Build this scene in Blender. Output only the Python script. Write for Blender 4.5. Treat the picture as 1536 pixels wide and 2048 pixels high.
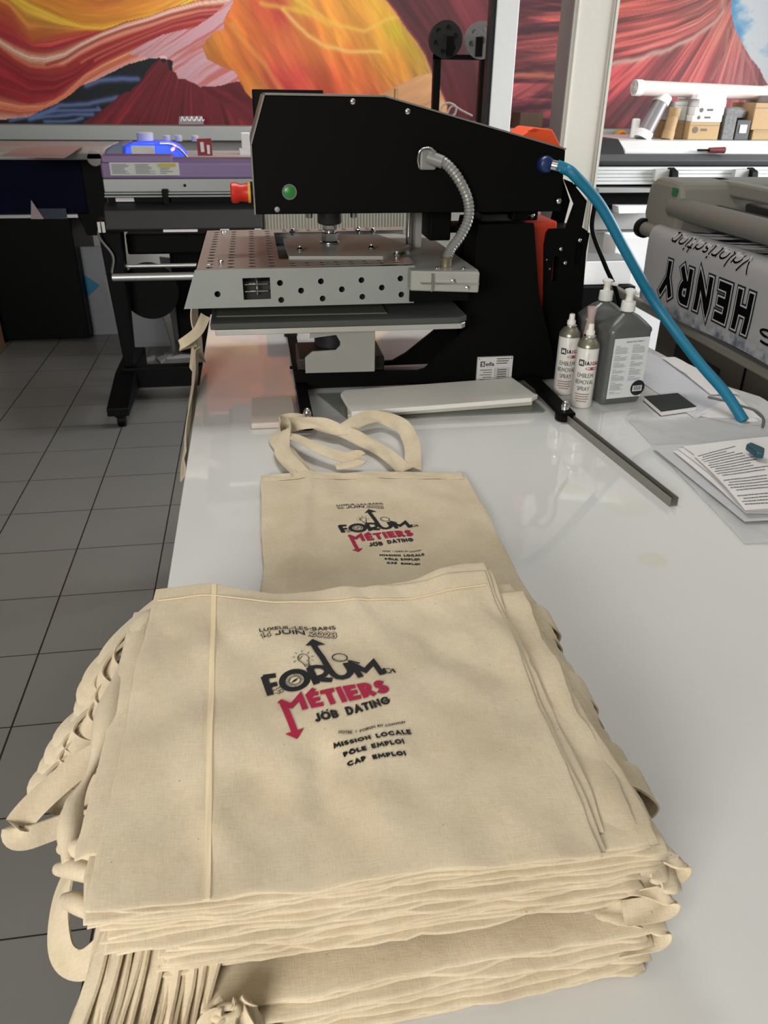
import bpy, math, random
import numpy as np
from mathutils import Vector, Matrix
for o in list(bpy.data.objects): bpy.data.objects.remove(o)
scene = bpy.context.scene
col = scene.collection
R = random.Random(7)
PI = math.pi

# ------------------------------------------------------------------ camera
F_PX, PITCH, YAW, ROLL = 1569.16, .491624, .160228, .0137128
cam_d = bpy.data.cameras.new('camera'); cam = bpy.data.objects.new('camera', cam_d); col.objects.link(cam)
fw = Vector((math.sin(YAW)*math.cos(PITCH), math.cos(YAW)*math.cos(PITCH), -math.sin(PITCH)))
rt = Vector((math.cos(YAW), -math.sin(YAW), 0)); up = rt.cross(fw)
r2 = rt*math.cos(ROLL)+up*math.sin(ROLL); u2 = up*math.cos(ROLL)-rt*math.sin(ROLL)
m = Matrix((r2, u2, -fw)).transposed().to_4x4(); m.translation = Vector((0, 0, 1.6)); cam.matrix_world = m
cam_d.sensor_fit = 'VERTICAL'; cam_d.sensor_height = 36; cam_d.lens = 36*F_PX/2048
cam_d.clip_start = .02; cam_d.clip_end = 60
cam_d.dof.use_dof = True; cam_d.dof.focus_distance = 1.15; cam_d.dof.aperture_fstop = 16
scene.camera = cam

# ------------------------------------------------------------------ light and exposure
scene.view_settings.view_transform = 'Standard'; scene.view_settings.look = 'None'
scene.view_settings.exposure = -0.2; scene.view_settings.gamma = 1.0; scene.view_settings.use_curve_mapping = False
world = bpy.data.worlds.new('world'); scene.world = world; world.use_nodes = True
world.node_tree.nodes['Background'].inputs[0].default_value = (.75, .85, 1, 1)
world.node_tree.nodes['Background'].inputs[1].default_value = .3

def area(name, loc, target, sx, sy, power, color):
    d = bpy.data.lights.new(name, 'AREA'); d.shape = 'RECTANGLE'; d.size = sx; d.size_y = sy; d.energy = power; d.color = color
    o = bpy.data.objects.new(name, d); col.objects.link(o); o.location = loc
    o.rotation_euler = (Vector(target)-Vector(loc)).to_track_quat('-Z', 'Y').to_euler(); return o
area('window_light_right', (5.85, 3.2, 1.8), (0, 2.2, 1.0), 3.4, 1.2, 560, (.93, .97, 1))
area('window_light_behind', (-1.5, -1.9, 2.1), (.2, 1.0, .9), 1.5, .8, 128, (1, .965, .90))
area('ceiling_light_front', (.7, .9, 2.82), (.7, .9, 0), 1.2, .3, 2.5, (1, .95, .87))
area('fill_light_table', (.30, 2.35, 2.82), (.30, 2.35, 0), .8, .3, 22, (1, .97, .92))  # added fill to brighten the middle of the table, not a known fixture
area('ceiling_light_back', (.9, 5.2, 2.82), (1.4, 7, 1.4), 3.4, .4, 62, (1, .98, .95))

# ------------------------------------------------------------------ materials
def srgb(c):
    return tuple((x/255/12.92 if x/255 <= .04045 else ((x/255+.055)/1.055)**2.4) for x in c)
MATS = {}
def mat(name, c, rough=.5, metal=0., spec=.5, noise=0., nscale=40., bump=0., bscale=200., emit=None, estr=0., alpha=1., coat=0., trans=0., linear=False):
    if name in MATS: return MATS[name]
    m = bpy.data.materials.new(name); m.use_nodes = True; nt = m.node_tree; b = nt.nodes['Principled BSDF']
    c = c if linear else srgb(c)
    b.inputs['Base Color'].default_value = (*c, 1); b.inputs['Roughness'].default_value = rough; b.inputs['Metallic'].default_value = metal
    b.inputs['Specular IOR Level'].default_value = spec; b.inputs['Coat Weight'].default_value = coat; b.inputs['Coat Roughness'].default_value = .08
    b.inputs['Transmission Weight'].default_value = trans
    b.inputs['Alpha'].default_value = alpha
    tc = nt.nodes.new('ShaderNodeTexCoord')
    n = nt.nodes.new('ShaderNodeTexNoise'); n.inputs['Scale'].default_value = nscale; n.inputs['Detail'].default_value = 5
    nt.links.new(tc.outputs['Object'], n.inputs['Vector'])
    mx = nt.nodes.new('ShaderNodeMix'); mx.data_type = 'RGBA'
    k = noise if noise else .04
    mx.inputs[6].default_value = (*[x*(1-k) for x in c], 1); mx.inputs[7].default_value = (*[min(1, x*(1+k)) for x in c], 1)
    nt.links.new(n.outputs['Fac'], mx.inputs[0]); nt.links.new(mx.outputs[2], b.inputs['Base Color'])
    if bump:
        n2 = nt.nodes.new('ShaderNodeTexNoise'); n2.inputs['Scale'].default_value = bscale; n2.inputs['Detail'].default_value = 3
        nt.links.new(tc.outputs['Object'], n2.inputs['Vector'])
        bp = nt.nodes.new('ShaderNodeBump'); bp.inputs['Strength'].default_value = bump; bp.inputs['Distance'].default_value = .002
        nt.links.new(n2.outputs['Fac'], bp.inputs['Height']); nt.links.new(bp.outputs['Normal'], b.inputs['Normal'])
    if emit:
        b.inputs['Emission Color'].default_value = (*srgb(emit), 1); b.inputs['Emission Strength'].default_value = estr
    MATS[name] = m; return m

def vcol_mat(name, rough=.6):
    m = bpy.data.materials.new(name); m.use_nodes = True; nt = m.node_tree; b = nt.nodes['Principled BSDF']
    a = nt.nodes.new('ShaderNodeAttribute'); a.attribute_name = 'print'; nt.links.new(a.outputs['Color'], b.inputs['Base Color'])
    b.inputs['Roughness'].default_value = rough; b.inputs['Specular IOR Level'].default_value = .3; return m

def canvas_mat():
    m = bpy.data.materials.new('cotton_canvas'); m.use_nodes = True; nt = m.node_tree; L = nt.links; b = nt.nodes['Principled BSDF']
    b.inputs['Roughness'].default_value = .92; b.inputs['Specular IOR Level'].default_value = .12
    b.inputs['Sheen Weight'].default_value = .12; b.inputs['Sheen Roughness'].default_value = .5
    tc = nt.nodes.new('ShaderNodeTexCoord')
    def noise(scale, vec=(1, 1, 1), detail=4):
        mp = nt.nodes.new('ShaderNodeMapping'); mp.inputs['Scale'].default_value = vec; L.new(tc.outputs['Object'], mp.inputs['Vector'])
        n = nt.nodes.new('ShaderNodeTexNoise'); n.inputs['Scale'].default_value = scale; n.inputs['Detail'].default_value = detail; L.new(mp.outputs[0], n.inputs['Vector']); return n
    n1 = noise(14); ramp = nt.nodes.new('ShaderNodeValToRGB')
    ramp.color_ramp.elements[0].position = .3; ramp.color_ramp.elements[0].color = (.57, .475, .335, 1)
    ramp.color_ramp.elements[1].position = .7; ramp.color_ramp.elements[1].color = (.665, .57, .42, 1)
    L.new(n1.outputs['Fac'], ramp.inputs[0])
    wa = noise(900, (1, .12, .12), 2); wb = noise(900, (.12, 1, .12), 2)
    ad = nt.nodes.new('ShaderNodeMath'); ad.operation = 'ADD'; L.new(wa.outputs['Fac'], ad.inputs[0]); L.new(wb.outputs['Fac'], ad.inputs[1])
    mr = nt.nodes.new('ShaderNodeMapRange'); mr.inputs[1].default_value = .6; mr.inputs[2].default_value = 1.4; mr.inputs[3].default_value = .90; mr.inputs[4].default_value = 1.08
    L.new(ad.outputs[0], mr.inputs[0])
    mu = nt.nodes.new('ShaderNodeMix'); mu.data_type = 'RGBA'; mu.blend_type = 'MULTIPLY'; mu.inputs[0].default_value = 1
    L.new(ramp.outputs[0], mu.inputs[6]); L.new(mr.outputs[0], mu.inputs[7])
    # brown cotton seed flecks
    v = nt.nodes.new('ShaderNodeTexVoronoi'); v.inputs['Scale'].default_value = 42; L.new(tc.outputs['Object'], v.inputs['Vector'])
    sp = nt.nodes.new('ShaderNodeMapRange'); sp.inputs[1].default_value = .022; sp.inputs[2].default_value = .04; sp.inputs[3].default_value = .65; sp.inputs[4].default_value = 0
    L.new(v.outputs['Distance'], sp.inputs[0])
    mx = nt.nodes.new('ShaderNodeMix'); mx.data_type = 'RGBA'; L.new(sp.outputs[0], mx.inputs[0]); L.new(mu.outputs[2], mx.inputs[6]); mx.inputs[7].default_value = (.22, .13, .07, 1)
    L.new(mx.outputs[2], b.inputs['Base Color'])
    bp = nt.nodes.new('ShaderNodeBump'); bp.inputs['Strength'].default_value = .35; bp.inputs['Distance'].default_value = .0006
    L.new(ad.outputs[0], bp.inputs['Height'])
    n3 = noise(55, (1, 1, 1), 4); b2 = nt.nodes.new('ShaderNodeBump'); b2.inputs['Strength'].default_value = .35; b2.inputs['Distance'].default_value = .002
    L.new(n3.outputs['Fac'], b2.inputs['Height']); L.new(bp.outputs[0], b2.inputs['Normal']); L.new(b2.outputs[0], b.inputs['Normal'])
    return m

def tile_mat():
    m = bpy.data.materials.new('floor_tiles'); m.use_nodes = True; nt = m.node_tree; L = nt.links; b = nt.nodes['Principled BSDF']
    g = nt.nodes.new('ShaderNodeNewGeometry'); sx = nt.nodes.new('ShaderNodeSeparateXYZ'); L.new(g.outputs['Position'], sx.inputs[0])
    T = .330606
    def line(sock, off, w):
        a = nt.nodes.new('ShaderNodeMath'); a.operation = 'SUBTRACT'; a.inputs[1].default_value = off-50*T; L.new(sock, a.inputs[0])
        d = nt.nodes.new('ShaderNodeMath'); d.operation = 'DIVIDE'; d.inputs[1].default_value = T; L.new(a.outputs[0], d.inputs[0])
        f = nt.nodes.new('ShaderNodeMath'); f.operation = 'FRACT'; L.new(d.outputs[0], f.inputs[0])
        p = nt.nodes.new('ShaderNodeMath'); p.operation = 'PINGPONG'; p.inputs[1].default_value = .5; L.new(f.outputs[0], p.inputs[0])
        c = nt.nodes.new('ShaderNodeMath'); c.operation = 'LESS_THAN'; c.inputs[1].default_value = w; L.new(p.outputs[0], c.inputs[0]); return c
    lx = line(sx.outputs[0], -1.76004, .0085); ly = line(sx.outputs[1], 4.12629, .0062)
    mxm = nt.nodes.new('ShaderNodeMath'); mxm.operation = 'MAXIMUM'; L.new(lx.outputs[0], mxm.inputs[0]); L.new(ly.outputs[0], mxm.inputs[1])
    n = nt.nodes.new('ShaderNodeTexNoise'); n.inputs['Scale'].default_value = 3; n.inputs['Detail'].default_value = 6; L.new(g.outputs['Position'], n.inputs['Vector'])
    r = nt.nodes.new('ShaderNodeValToRGB'); r.color_ramp.elements[0].color = (.185, .18, .168, 1); r.color_ramp.elements[1].color = (.215, .21, .198, 1); L.new(n.outputs['Fac'], r.inputs[0])
    mx = nt.nodes.new('ShaderNodeMix'); mx.data_type = 'RGBA'; L.new(mxm.outputs[0], mx.inputs[0]); L.new(r.outputs[0], mx.inputs[6]); mx.inputs[7].default_value = (.022, .018, .016, 1)
    L.new(mx.outputs[2], b.inputs['Base Color']); b.inputs['Roughness'].default_value = .32; b.inputs['Specular IOR Level'].default_value = .45
    bp = nt.nodes.new('ShaderNodeBump'); bp.inputs['Strength'].default_value = .4; bp.inputs['Distance'].default_value = .002; bp.invert = True
    L.new(mxm.outputs[0], bp.inputs['Height']); L.new(bp.outputs[0], b.inputs['Normal']); return m

CANVAS = canvas_mat()
INK = mat('black_ink', (24, 24, 28), .6, spec=.2)
REDINK = mat('crimson_ink', (160, 24, 62), .6, spec=.2)
BLACK = mat('black_powder_coat', (6, 6, 6), .6, spec=.08, bump=.12, bscale=900)
BLACKP = mat('black_plastic', (6, 6, 7), .5, spec=.12)
DARK = mat('dark_grey_paint', (38, 38, 40), .5, spec=.3)
STEEL = mat('brushed_steel', (148, 148, 143), .5, metal=.2, noise=.06, nscale=25)
CHROME = mat('chrome', (215, 215, 215), .15, metal=1)
ALU = mat('aluminium', (200, 200, 198), .35, metal=.75)
STAINSTEEL = mat('stained_cover_steel', (146, 150, 148), .5, metal=.2, noise=.09, nscale=14)
RUBBER = mat('grey_silicone_rubber', (66, 68, 66), .75, noise=.1, nscale=300)
TEFLON = mat('greenish_teflon', (92, 98, 84), .55, noise=.06)
ORANGE = mat('orange_paint', (232, 84, 38), .45)
REDP = mat('red_orange_paint', (196, 58, 30), .45)
REDBTN = mat('red_plastic', (205, 42, 26), .4)
YELLOW = mat('yellow_plastic', (225, 170, 40), .5)
GREENB = mat('green_button_plastic', (34, 120, 48), .35)
WHITEP = mat('white_plastic', (226, 226, 222), .4)
OFFW = mat('off_white_paint', (205, 203, 196), .5)
GREYW = mat('pale_grey_plastic', (168, 168, 165), .45)
PURPLE = mat('mauve_plastic', (120, 98, 140), .45)
NAVY = mat('navy_window', (5, 10, 40), .6, spec=.08)
PAPER = mat('white_paper', (228, 226, 226), .7)
CARD = mat('brown_cardboard', (160, 130, 94), .8, noise=.08)
BLUEH = mat('teal_blue_hose', (10, 110, 142), .5)
NAVYP = mat('navy_fitting', (22, 42, 92), .35)
BEIGEM = mat('greige_machine_plastic', (116, 114, 106), .5)
INKGREY = mat('grey_print', (150, 156, 162), .7)

# ------------------------------------------------------------------ mesh helpers
class MB:
    def __init__(s): s.v = []; s.f = []
    def add(s, v, f):
        n = len(s.v); s.v += [tuple(p) for p in v]; s.f += [tuple(i+n for i in q) for q in f]; return s
    def box(s, x0, x1, y0, y1, z0, z1, M=None):
        v = [Vector((x, y, z)) for z in (z0, z1) for y in (y0, y1) for x in (x0, x1)]
        if M is not None: v = [M @ p for p in v]
        return s.add(v, [(0, 2, 3, 1), (4, 5, 7, 6), (0, 1, 5, 4), (2, 6, 7, 3), (0, 4, 6, 2), (1, 3, 7, 5)])
    def prism(s, pts, ax, a, b):
        n = len(pts)
        def P(p, t): return {'y': (p[0], t, p[1]), 'x': (t, p[0], p[1]), 'z': (p[0], p[1], t)}[ax]
        ar = sum(pts[i][0]*pts[(i+1) % n][1]-pts[(i+1) % n][0]*pts[i][1] for i in range(n))
        if ar < 0: pts = pts[::-1]
        v = [P(p, a) for p in pts]+[P(p, b) for p in pts]
        f = [tuple(range(n)), tuple(range(2*n-1, n-1, -1))]+[(i, i+n, (i+1) % n+n, (i+1) % n) for i in range(n)]
        if ax != 'y': f = [q[::-1] for q in f]
        return s.add(v, f)
    def cyl(s, p0, p1, r, r1=None, n=20, caps=True):
        p0, p1 = Vector(p0), Vector(p1); d = (p1-p0).normalized(); a = d.orthogonal().normalized(); b = d.cross(a)
        r1 = r if r1 is None else r1
        v = [p+(a*math.cos(2*PI*i/n)+b*math.sin(2*PI*i/n))*q for p, q in ((p0, r), (p1, r1)) for i in range(n)]
        f = [(i, (i+1) % n, (i+1) % n+n, i+n) for i in range(n)]
        if caps: f += [tuple(range(n-1, -1, -1)), tuple(range(n, 2*n))]
        return s.add(v, f)
    def lathe(s, c, prof, n=32, ax=(0, 0, 1)):
        d = Vector(ax).normalized(); a = d.orthogonal().normalized() if abs(d.z) < .99 else Vector((1, 0, 0)); b = d.cross(a); c = Vector(c)
        v = [c+d*h+(a*math.cos(2*PI*i/n)+b*math.sin(2*PI*i/n))*max(r, 1e-5) for r, h in prof for i in range(n)]
        f = [(k*n+i, k*n+(i+1) % n, (k+1)*n+(i+1) % n, (k+1)*n+i) for k in range(len(prof)-1) for i in range(n)]
        f += [tuple(range(n-1, -1, -1)), tuple(range((len(prof)-1)*n, len(prof)*n))]
        return s.add(v, f)
    def tube(s, path, r, n=12, steps=10, rf=None, smooth=True):
        pts = spline(path, steps) if smooth else [Vector(p) for p in path]
        N = len(pts); rings = []; a = None
        for i, p in enumerate(pts):
            d = (pts[min(i+1, N-1)]-pts[max(i-1, 0)]).normalized()
            a = d.orthogonal().normalized() if a is None else (a-d*a.dot(d)).normalized()
            b = d.cross(a); q = rf(i, N)*r if rf else r
            rings += [p+(a*math.cos(2*PI*j/n)+b*math.sin(2*PI*j/n))*q for j in range(n)]
        f = [(i*n+j, i*n+(j+1) % n, (i+1)*n+(j+1) % n, (i+1)*n+j) for i in range(N-1) for j in range(n)]
        f += [tuple(range(n-1, -1, -1)), tuple(range((N-1)*n, N*n))]
        return s.add(rings, f)
    def ribbon(s, path, wid, w, t=.0016, steps=8, crease=.0):
        """path: key points, wid: width direction at each key"""
        P = spline(path, steps); W = spline(wid, steps); N = len(P); v = []
        K = 5
        for i in range(N):
            d = (P[min(i+1, N-1)]-P[max(i-1, 0)]).normalized(); q = W[i]-d*W[i].dot(d); q.normalize(); nn = d.cross(q)
            for side in (1, -1):
                for k in range(K):
                    a = k/(K-1)-.5; a = a*side
                    v.append(P[i]+q*(a*w)+nn*(side*t/2+crease*math.cos(a*PI*2+i*.35)))
        f = []; M = 2*K
        for i in range(N-1):
            for k in range(M): f.append((i*M+k, (i+1)*M+k, (i+1)*M+(k+1) % M, i*M+(k+1) % M))
        f += [tuple(range(M)), tuple((N-1)*M+k for k in range(M-1, -1, -1))]
        return s.add(v, f)
    def build(s, name, m, parent=None, smooth=False, bevel=0., label=None, **kw):
        me = bpy.data.meshes.new(name); me.from_pydata(s.v, [], s.f); me.materials.append(m); me.validate()
        if smooth:
            for p in me.polygons: p.use_smooth = True
            try: me.set_sharp_from_angle(angle=math.radians(48))
            except Exception: pass
        o = bpy.data.objects.new(name, me); col.objects.link(o); o.parent = parent
        if bevel:
            b = o.modifiers.new('bevel', 'BEVEL'); b.width = bevel; b.segments = 2; b.limit_method = 'ANGLE'; b.angle_limit = .6
        if label: o['label'] = label
        for k, q in kw.items(): o[k] = q
        return o
def spline(path, steps):
    p = [Vector(q) for q in path]
    if len(p) < 3: return [p[0].lerp(p[-1], i/steps) for i in range(steps+1)]
    p = [p[0]*2-p[1]]+p+[p[-1]*2-p[-2]]; out = []
    for i in range(1, len(p)-2):
        a, b, c, d = p[i-1:i+3]
        for k in range(steps):
            t = k/steps; out.append(.5*((2*b)+(c-a)*t+(2*a-5*b+4*c-d)*t*t+(3*b-a-3*c+d)*t**3))
    out.append(p[-2]); return out
def thing(name, label, cat, loc=(0, 0, 0), group=None):
    """an Empty at the base; children are meshes given in world coordinates minus loc"""
    o = bpy.data.objects.new(name, None); col.objects.link(o); o.location = loc; o.empty_display_size = .05
    o['label'] = label; o['category'] = cat
    if group: o['group'] = group
    return o
def tag(o, label, cat, group=None):
    o['label'] = label; o['category'] = cat
    if group: o['group'] = group
    return o
def sh(mb, loc):
    mb.v = [(a-loc[0], b-loc[1], c-loc[2]) for a, b, c in mb.v]; return mb
def struct(o): o['kind'] = 'structure'; return o
def plate(outline, holes, ax, a, b):
    """flat sheet with real holes, extruded from a to b along axis ax"""
    cu = bpy.data.curves.new('tmp', 'CURVE'); cu.dimensions = '2D'; cu.fill_mode = 'BOTH'; cu.extrude = abs(b-a)/2
    for loop in [outline]+holes:
        sp = cu.splines.new('POLY'); sp.points.add(len(loop)-1); sp.use_cyclic_u = True
        for i, p in enumerate(loop): sp.points[i].co = (p[0], p[1], 0, 1)
    o = bpy.data.objects.new('tmp', cu); col.objects.link(o); bpy.context.view_layer.update()
    me = bpy.data.meshes.new_from_object(o.evaluated_get(bpy.context.evaluated_depsgraph_get()))
    c = (a+b)/2; mb = MB()
    def P(v): return {'y': (v[0], c-v[2], v[1]), 'x': (c+v[2], v[0], v[1]), 'z': (v[0], v[1], c+v[2])}[ax]
    mb.add([P(v.co) for v in me.vertices], [tuple(p.vertices) for p in me.polygons])
    bpy.data.objects.remove(o); bpy.data.meshes.remove(me); bpy.data.curves.remove(cu); return mb
def circ(cx, cy, r, n=18, ry=None): return [(cx+r*math.cos(2*PI*i/n), cy+(ry or r)*math.sin(2*PI*i/n)) for i in range(n)]
def slot(cx, cy, w, h, n=8):
    r = min(w, h)/2; out = []
    for i in range(n+1):
        t = PI*i/n; out.append((cx+r*math.cos(t), cy+h/2-r+r*math.sin(t)))
    for i in range(n+1):
        t = PI+PI*i/n; out.append((cx+r*math.cos(t), cy-h/2+r+r*math.sin(t)))
    return out

# stroke lettering: geometric capitals drawn as polylines in a unit-high box
def arc(cx, cy, rx, ry, a0, a1, n=10): return [(cx+rx*math.cos(math.radians(a0+(a1-a0)*i/n)), cy+ry*math.sin(math.radians(a0+(a1-a0)*i/n))) for i in range(n+1)]
G = {
 'A': (.86, [[(0, 0), (.43, 1), (.86, 0)], [(.17, .32), (.69, .32)]]),
 'B': (.56, [[(0, 0), (0, 1), (.3, 1)]+arc(.3, .75, .24, .25, 90, -90)+[(0, .5)], [(.3, .5)]+arc(.3, .25, .28, .25, 90, -90)+[(0, 0)]]),
 'C': (.86, [arc(.5, .5, .5, .5, 48, 312, 16)]),
 'D': (.74, [[(0, 0), (0, 1), (.24, 1)]+arc(.24, .5, .5, .5, 90, -90, 14)+[(0, 0)]]),
 'E': (.52, [[(.52, 1), (0, 1), (0, 0), (.52, 0)], [(0, .5), (.46, .5)]]),
 'F': (.5, [[(.5, 1), (0, 1), (0, 0)], [(0, .5), (.44, .5)]]),
 'G': (.94, [arc(.5, .5, .5, .5, 48, 360, 18)+[(.55, .5)]]),
 'H': (.68, [[(0, 0), (0, 1)], [(.68, 0), (.68, 1)], [(0, .5), (.68, .5)]]),
 'I': (.001, [[(0, 0), (0, 1)]]),
 'J': (.4, [[(.4, 1), (.4, .24)]+arc(.18, .24, .22, .24, 0, -150, 8)]),
 'K': (.6, [[(0, 0), (0, 1)], [(.56, 1), (.02, .45)], [(.2, .6), (.6, 0)]]),
 'L': (.46, [[(0, 1), (0, 0), (.46, 0)]]),
 'M': (1.12, [[(0, 0), (.15, 1), (.56, .28), (.97, 1), (1.12, 0)]]),
 'N': (.72, [[(0, 0), (0, 1), (.72, 0), (.72, 1)]]),
 'O': (1., [arc(.5, .5, .5, .5, 0, 360, 24)]),
 'P': (.54, [[(0, 0), (0, 1), (.27, 1)]+arc(.27, .71, .27, .29, 90, -90)+[(0, .42)]]),
 'Q': (1., [arc(.5, .5, .5, .5, 0, 360, 24), [(.6, .3), (.95, 0)]]),
 'R': (.58, [[(0, 0), (0, 1), (.27, 1)]+arc(.27, .72, .27, .28, 90, -90)+[(0, .44)], [(.24, .44), (.58, 0)]]),
 'S': (.54, [arc(.29, .75, .24, .25, 50, 270, 10)+arc(.27, .25, .27, .25, 90, -140, 10)]),
 'T': (.64, [[(0, 1), (.64, 1)], [(.32, 1), (.32, 0)]]),
 'U': (.66, [[(0, 1), (0, .33)]+arc(.33, .33, .33, .33, 180, 360, 10)+[(.66, 1)]]),
 'V': (.78, [[(0, 1), (.39, 0), (.78, 1)]]),
 'X': (.66, [[(0, 0), (.66, 1)], [(0, 1), (.66, 0)]]),
 'Y': (.7, [[(0, 1), (.35, .48), (.7, 1)], [(.35, .48), (.35, 0)]]),
 '-': (.34, [[(0, .48), (.34, .48)]]),
 '1': (.2, [[(0, .78), (.2, 1), (.2, 0)]]),
 '2': (.56, [arc(.28, .73, .27, .27, 160, -30, 10)+[(0, 0), (.58, 0)]]),
 '0': (.8, [arc(.4, .5, .4, .5, 0, 360, 20)]),
 '3': (.54, [arc(.26, .75, .24, .25, 140, -90, 10), arc(.26, .25, .28, .25, 90, -140, 10)]),
 '4': (.62, [[(.46, 0), (.46, 1), (0, .28), (.62, .28)]]),
 ' ': (.34, []),
}
G.update({'v': (.5, [[(0, .6), (.22, 0), (.5, .62)]]), 'a': (.5, [arc(.24, .28, .24, .28, 40, 330, 12), [(.48, .6), (.48, 0), (.56, .04)]]), 'l': (.1, [[(.05, 1), (.05, .08), (.12, 0)]]),
 'o': (.5, [arc(.25, .3, .25, .3, 0, 360, 16)]), 'r': (.34, [[(0, .6), (0, 0)], arc(.2, .38, .2, .22, 170, 50, 6)]), 'i': (.04, [[(0, .6), (0, 0)], [(0, .84), (.02, .9)]]),
 's': (.34, [arc(.18, .44, .15, .15, 50, 270, 7)+arc(.17, .15, .17, .15, 90, -140, 7)]), 't': (.3, [[(.12, .95), (.12, .08), (.24, 0)], [(0, .62), (.3, .62)]]), 'n': (.44, [[(0, .6), (0, 0)], [(0, .35)]+arc(.22, .37, .21, .23, 160, 0, 7)+[(.43, 0)]]),
 'W_': (.8, [])})
G['\u00c9'] = (.52, G['E'][1]+[[(.2, 1.2), (.42, 1.36)]])
G['\u00d4'] = (1., G['O'][1]+[[(.3, 1.16), (.5, 1.32), (.7, 1.16)]])
def stroke_poly(pts, w, step=None):
    """2D polyline -> quads with mitred joints"""
    q = [pts[0]]
    for p in pts[1:]:
        if math.hypot(p[0]-q[-1][0], p[1]-q[-1][1]) > 1e-6: q.append(p)
    pts = q
    if step:
        q = [pts[0]]
        for p in pts[1:]:
            d = math.hypot(p[0]-q[-1][0], p[1]-q[-1][1]); n = max(1, int(d/step)); a = q[-1]
            for i in range(1, n+1): q.append((a[0]+(p[0]-a[0])*i/n, a[1]+(p[1]-a[1])*i/n))
        pts = q
    n = len(pts); V = []; closed = n > 3 and math.hypot(pts[0][0]-pts[-1][0], pts[0][1]-pts[-1][1]) < 1e-5
    def nrm(a, b):
        d = (b[0]-a[0], b[1]-a[1]); l = math.hypot(*d) or 1; return (-d[1]/l, d[0]/l)
    for i in range(n):
        if closed and i in (0, n-1): a = nrm(pts[n-2], pts[0]); b = nrm(pts[0], pts[1])
        else: a = nrm(pts[max(i-1, 0)], pts[i]) if i else nrm(pts[0], pts[1]); b = nrm(pts[i], pts[i+1]) if i < n-1 else a
        m = (a[0]+b[0], a[1]+b[1]); l = math.hypot(*m) or 1; m = (m[0]/l, m[1]/l); k = 1/max(.45, m[0]*a[0]+m[1]*a[1])
        V.append((pts[i][0]+m[0]*w/2*k, pts[i][1]+m[1]*w/2*k)); V.append((pts[i][0]-m[0]*w/2*k, pts[i][1]-m[1]*w/2*k))
    return V, [(2*i, 2*i+1, 2*i+3, 2*i+2) for i in range(n-1)]
def word(s, p0, p1, top, w, gap=.22, step=.006, wd=None):
    # gap is the clear space between letters in units of cap height
    """strokes of the word fitted between p0 and p1 on the baseline, cap height to top (2D outer bounds)"""
    L = math.hypot(p1[0]-p0[0], p1[1]-p0[1]); d = ((p1[0]-p0[0])/L, (p1[1]-p0[1])/L); ng = len(s)-1
    unit = max(1e-5, (L-w*(ng+1)))/(sum(G[c][0] for c in s)+gap*ng); out = []; x = w/2
    H = math.hypot(top[0]-p0[0], top[1]-p0[1]); uy = ((top[0]-p0[0])/H, (top[1]-p0[1])/H); ih = max(H-w, H*.4)
    P = lambda a, b: (p0[0]+d[0]*a+uy[0]*(w/2+ih*b), p0[1]+d[1]*a+uy[1]*(w/2+ih*b))
    for c in s:
        for st in G[c][1]:
            q = [P(x+a*unit, b) for a, b in st]
            if math.hypot(q[0][0]-q[-1][0], q[0][1]-q[-1][1]) > 1e-6:      # square caps
                for k, n in ((0, 1), (-1, -2)):
                    l = math.hypot(q[k][0]-q[n][0], q[k][1]-q[n][1]) or 1; e = w*.5/l
                    q[k] = (q[k][0]+(q[k][0]-q[n][0])*e, q[k][1]+(q[k][1]-q[n][1])*e)
            out.append(stroke_poly(q, wd or w, step))
        x += G[c][0]*unit+gap*unit+w
    return out
def text_mesh(s, fn, size=1., shear=0., offset=0., font_space=1.):
    """built-in typeface turned into mesh; fn maps (x,y) to a point"""
    cu = bpy.data.curves.new('tmp', 'FONT'); cu.body = s; cu.size = size; cu.shear = shear; cu.offset = offset; cu.resolution_u = 3; cu.space_character = font_space
    o = bpy.data.objects.new('tmp', cu); col.objects.link(o); bpy.context.view_layer.update()
    me = bpy.data.meshes.new_from_object(o.evaluated_get(bpy.context.evaluated_depsgraph_get()))
    mb = MB().add([fn(v.co.x, v.co.y) for v in me.vertices], [tuple(p.vertices) for p in me.polygons])
    xs = [v.co.x for v in me.vertices]; w = max(xs) if xs else 0
    bpy.data.objects.remove(o); bpy.data.meshes.remove(me); bpy.data.curves.remove(cu); return mb, w
def fit_text(s, p0, p1, upv, shear=0., offset=0., height=None):
    """text between 3D points p0 and p1, cap height given by vector upv"""
    p0, p1, upv = Vector(p0), Vector(p1), Vector(upv)
    _, w = text_mesh(s, lambda x, y: (x, y, 0), shear=shear)
    return text_mesh(s, lambda x, y: p0+(p1-p0)*(x/w)+upv*(y/.7), shear=shear, offset=offset)[0]

# numpy noise
def vnoise(x, y, seed=0):
    xi = np.floor(x).astype(np.int64); yi = np.floor(y).astype(np.int64); xf = x-xi; yf = y-yi
    def h(a, b):
        n = (a*374761393+b*668265263+seed*1442695041) & 0x7fffffff; n = ((n ^ (n >> 13))*1274126177) & 0x7fffffff; return ((n ^ (n >> 16)) & 0xffff)/65535.
    u = xf*xf*(3-2*xf); v = yf*yf*(3-2*yf)
    return (h(xi, yi)*(1-u)+h(xi+1, yi)*u)*(1-v)+(h(xi, yi+1)*(1-u)+h(xi+1, yi+1)*u)*v
def fbm(x, y, seed=0, o=4):
    s = 0; a = .5; x = np.asarray(x, float); y = np.asarray(y, float)
    for k in range(o): s = s+a*vnoise(x, y, seed+k*17); x = x*2.03; y = y*2.03; a *= .5
    return s/(1-.5**o)

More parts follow.
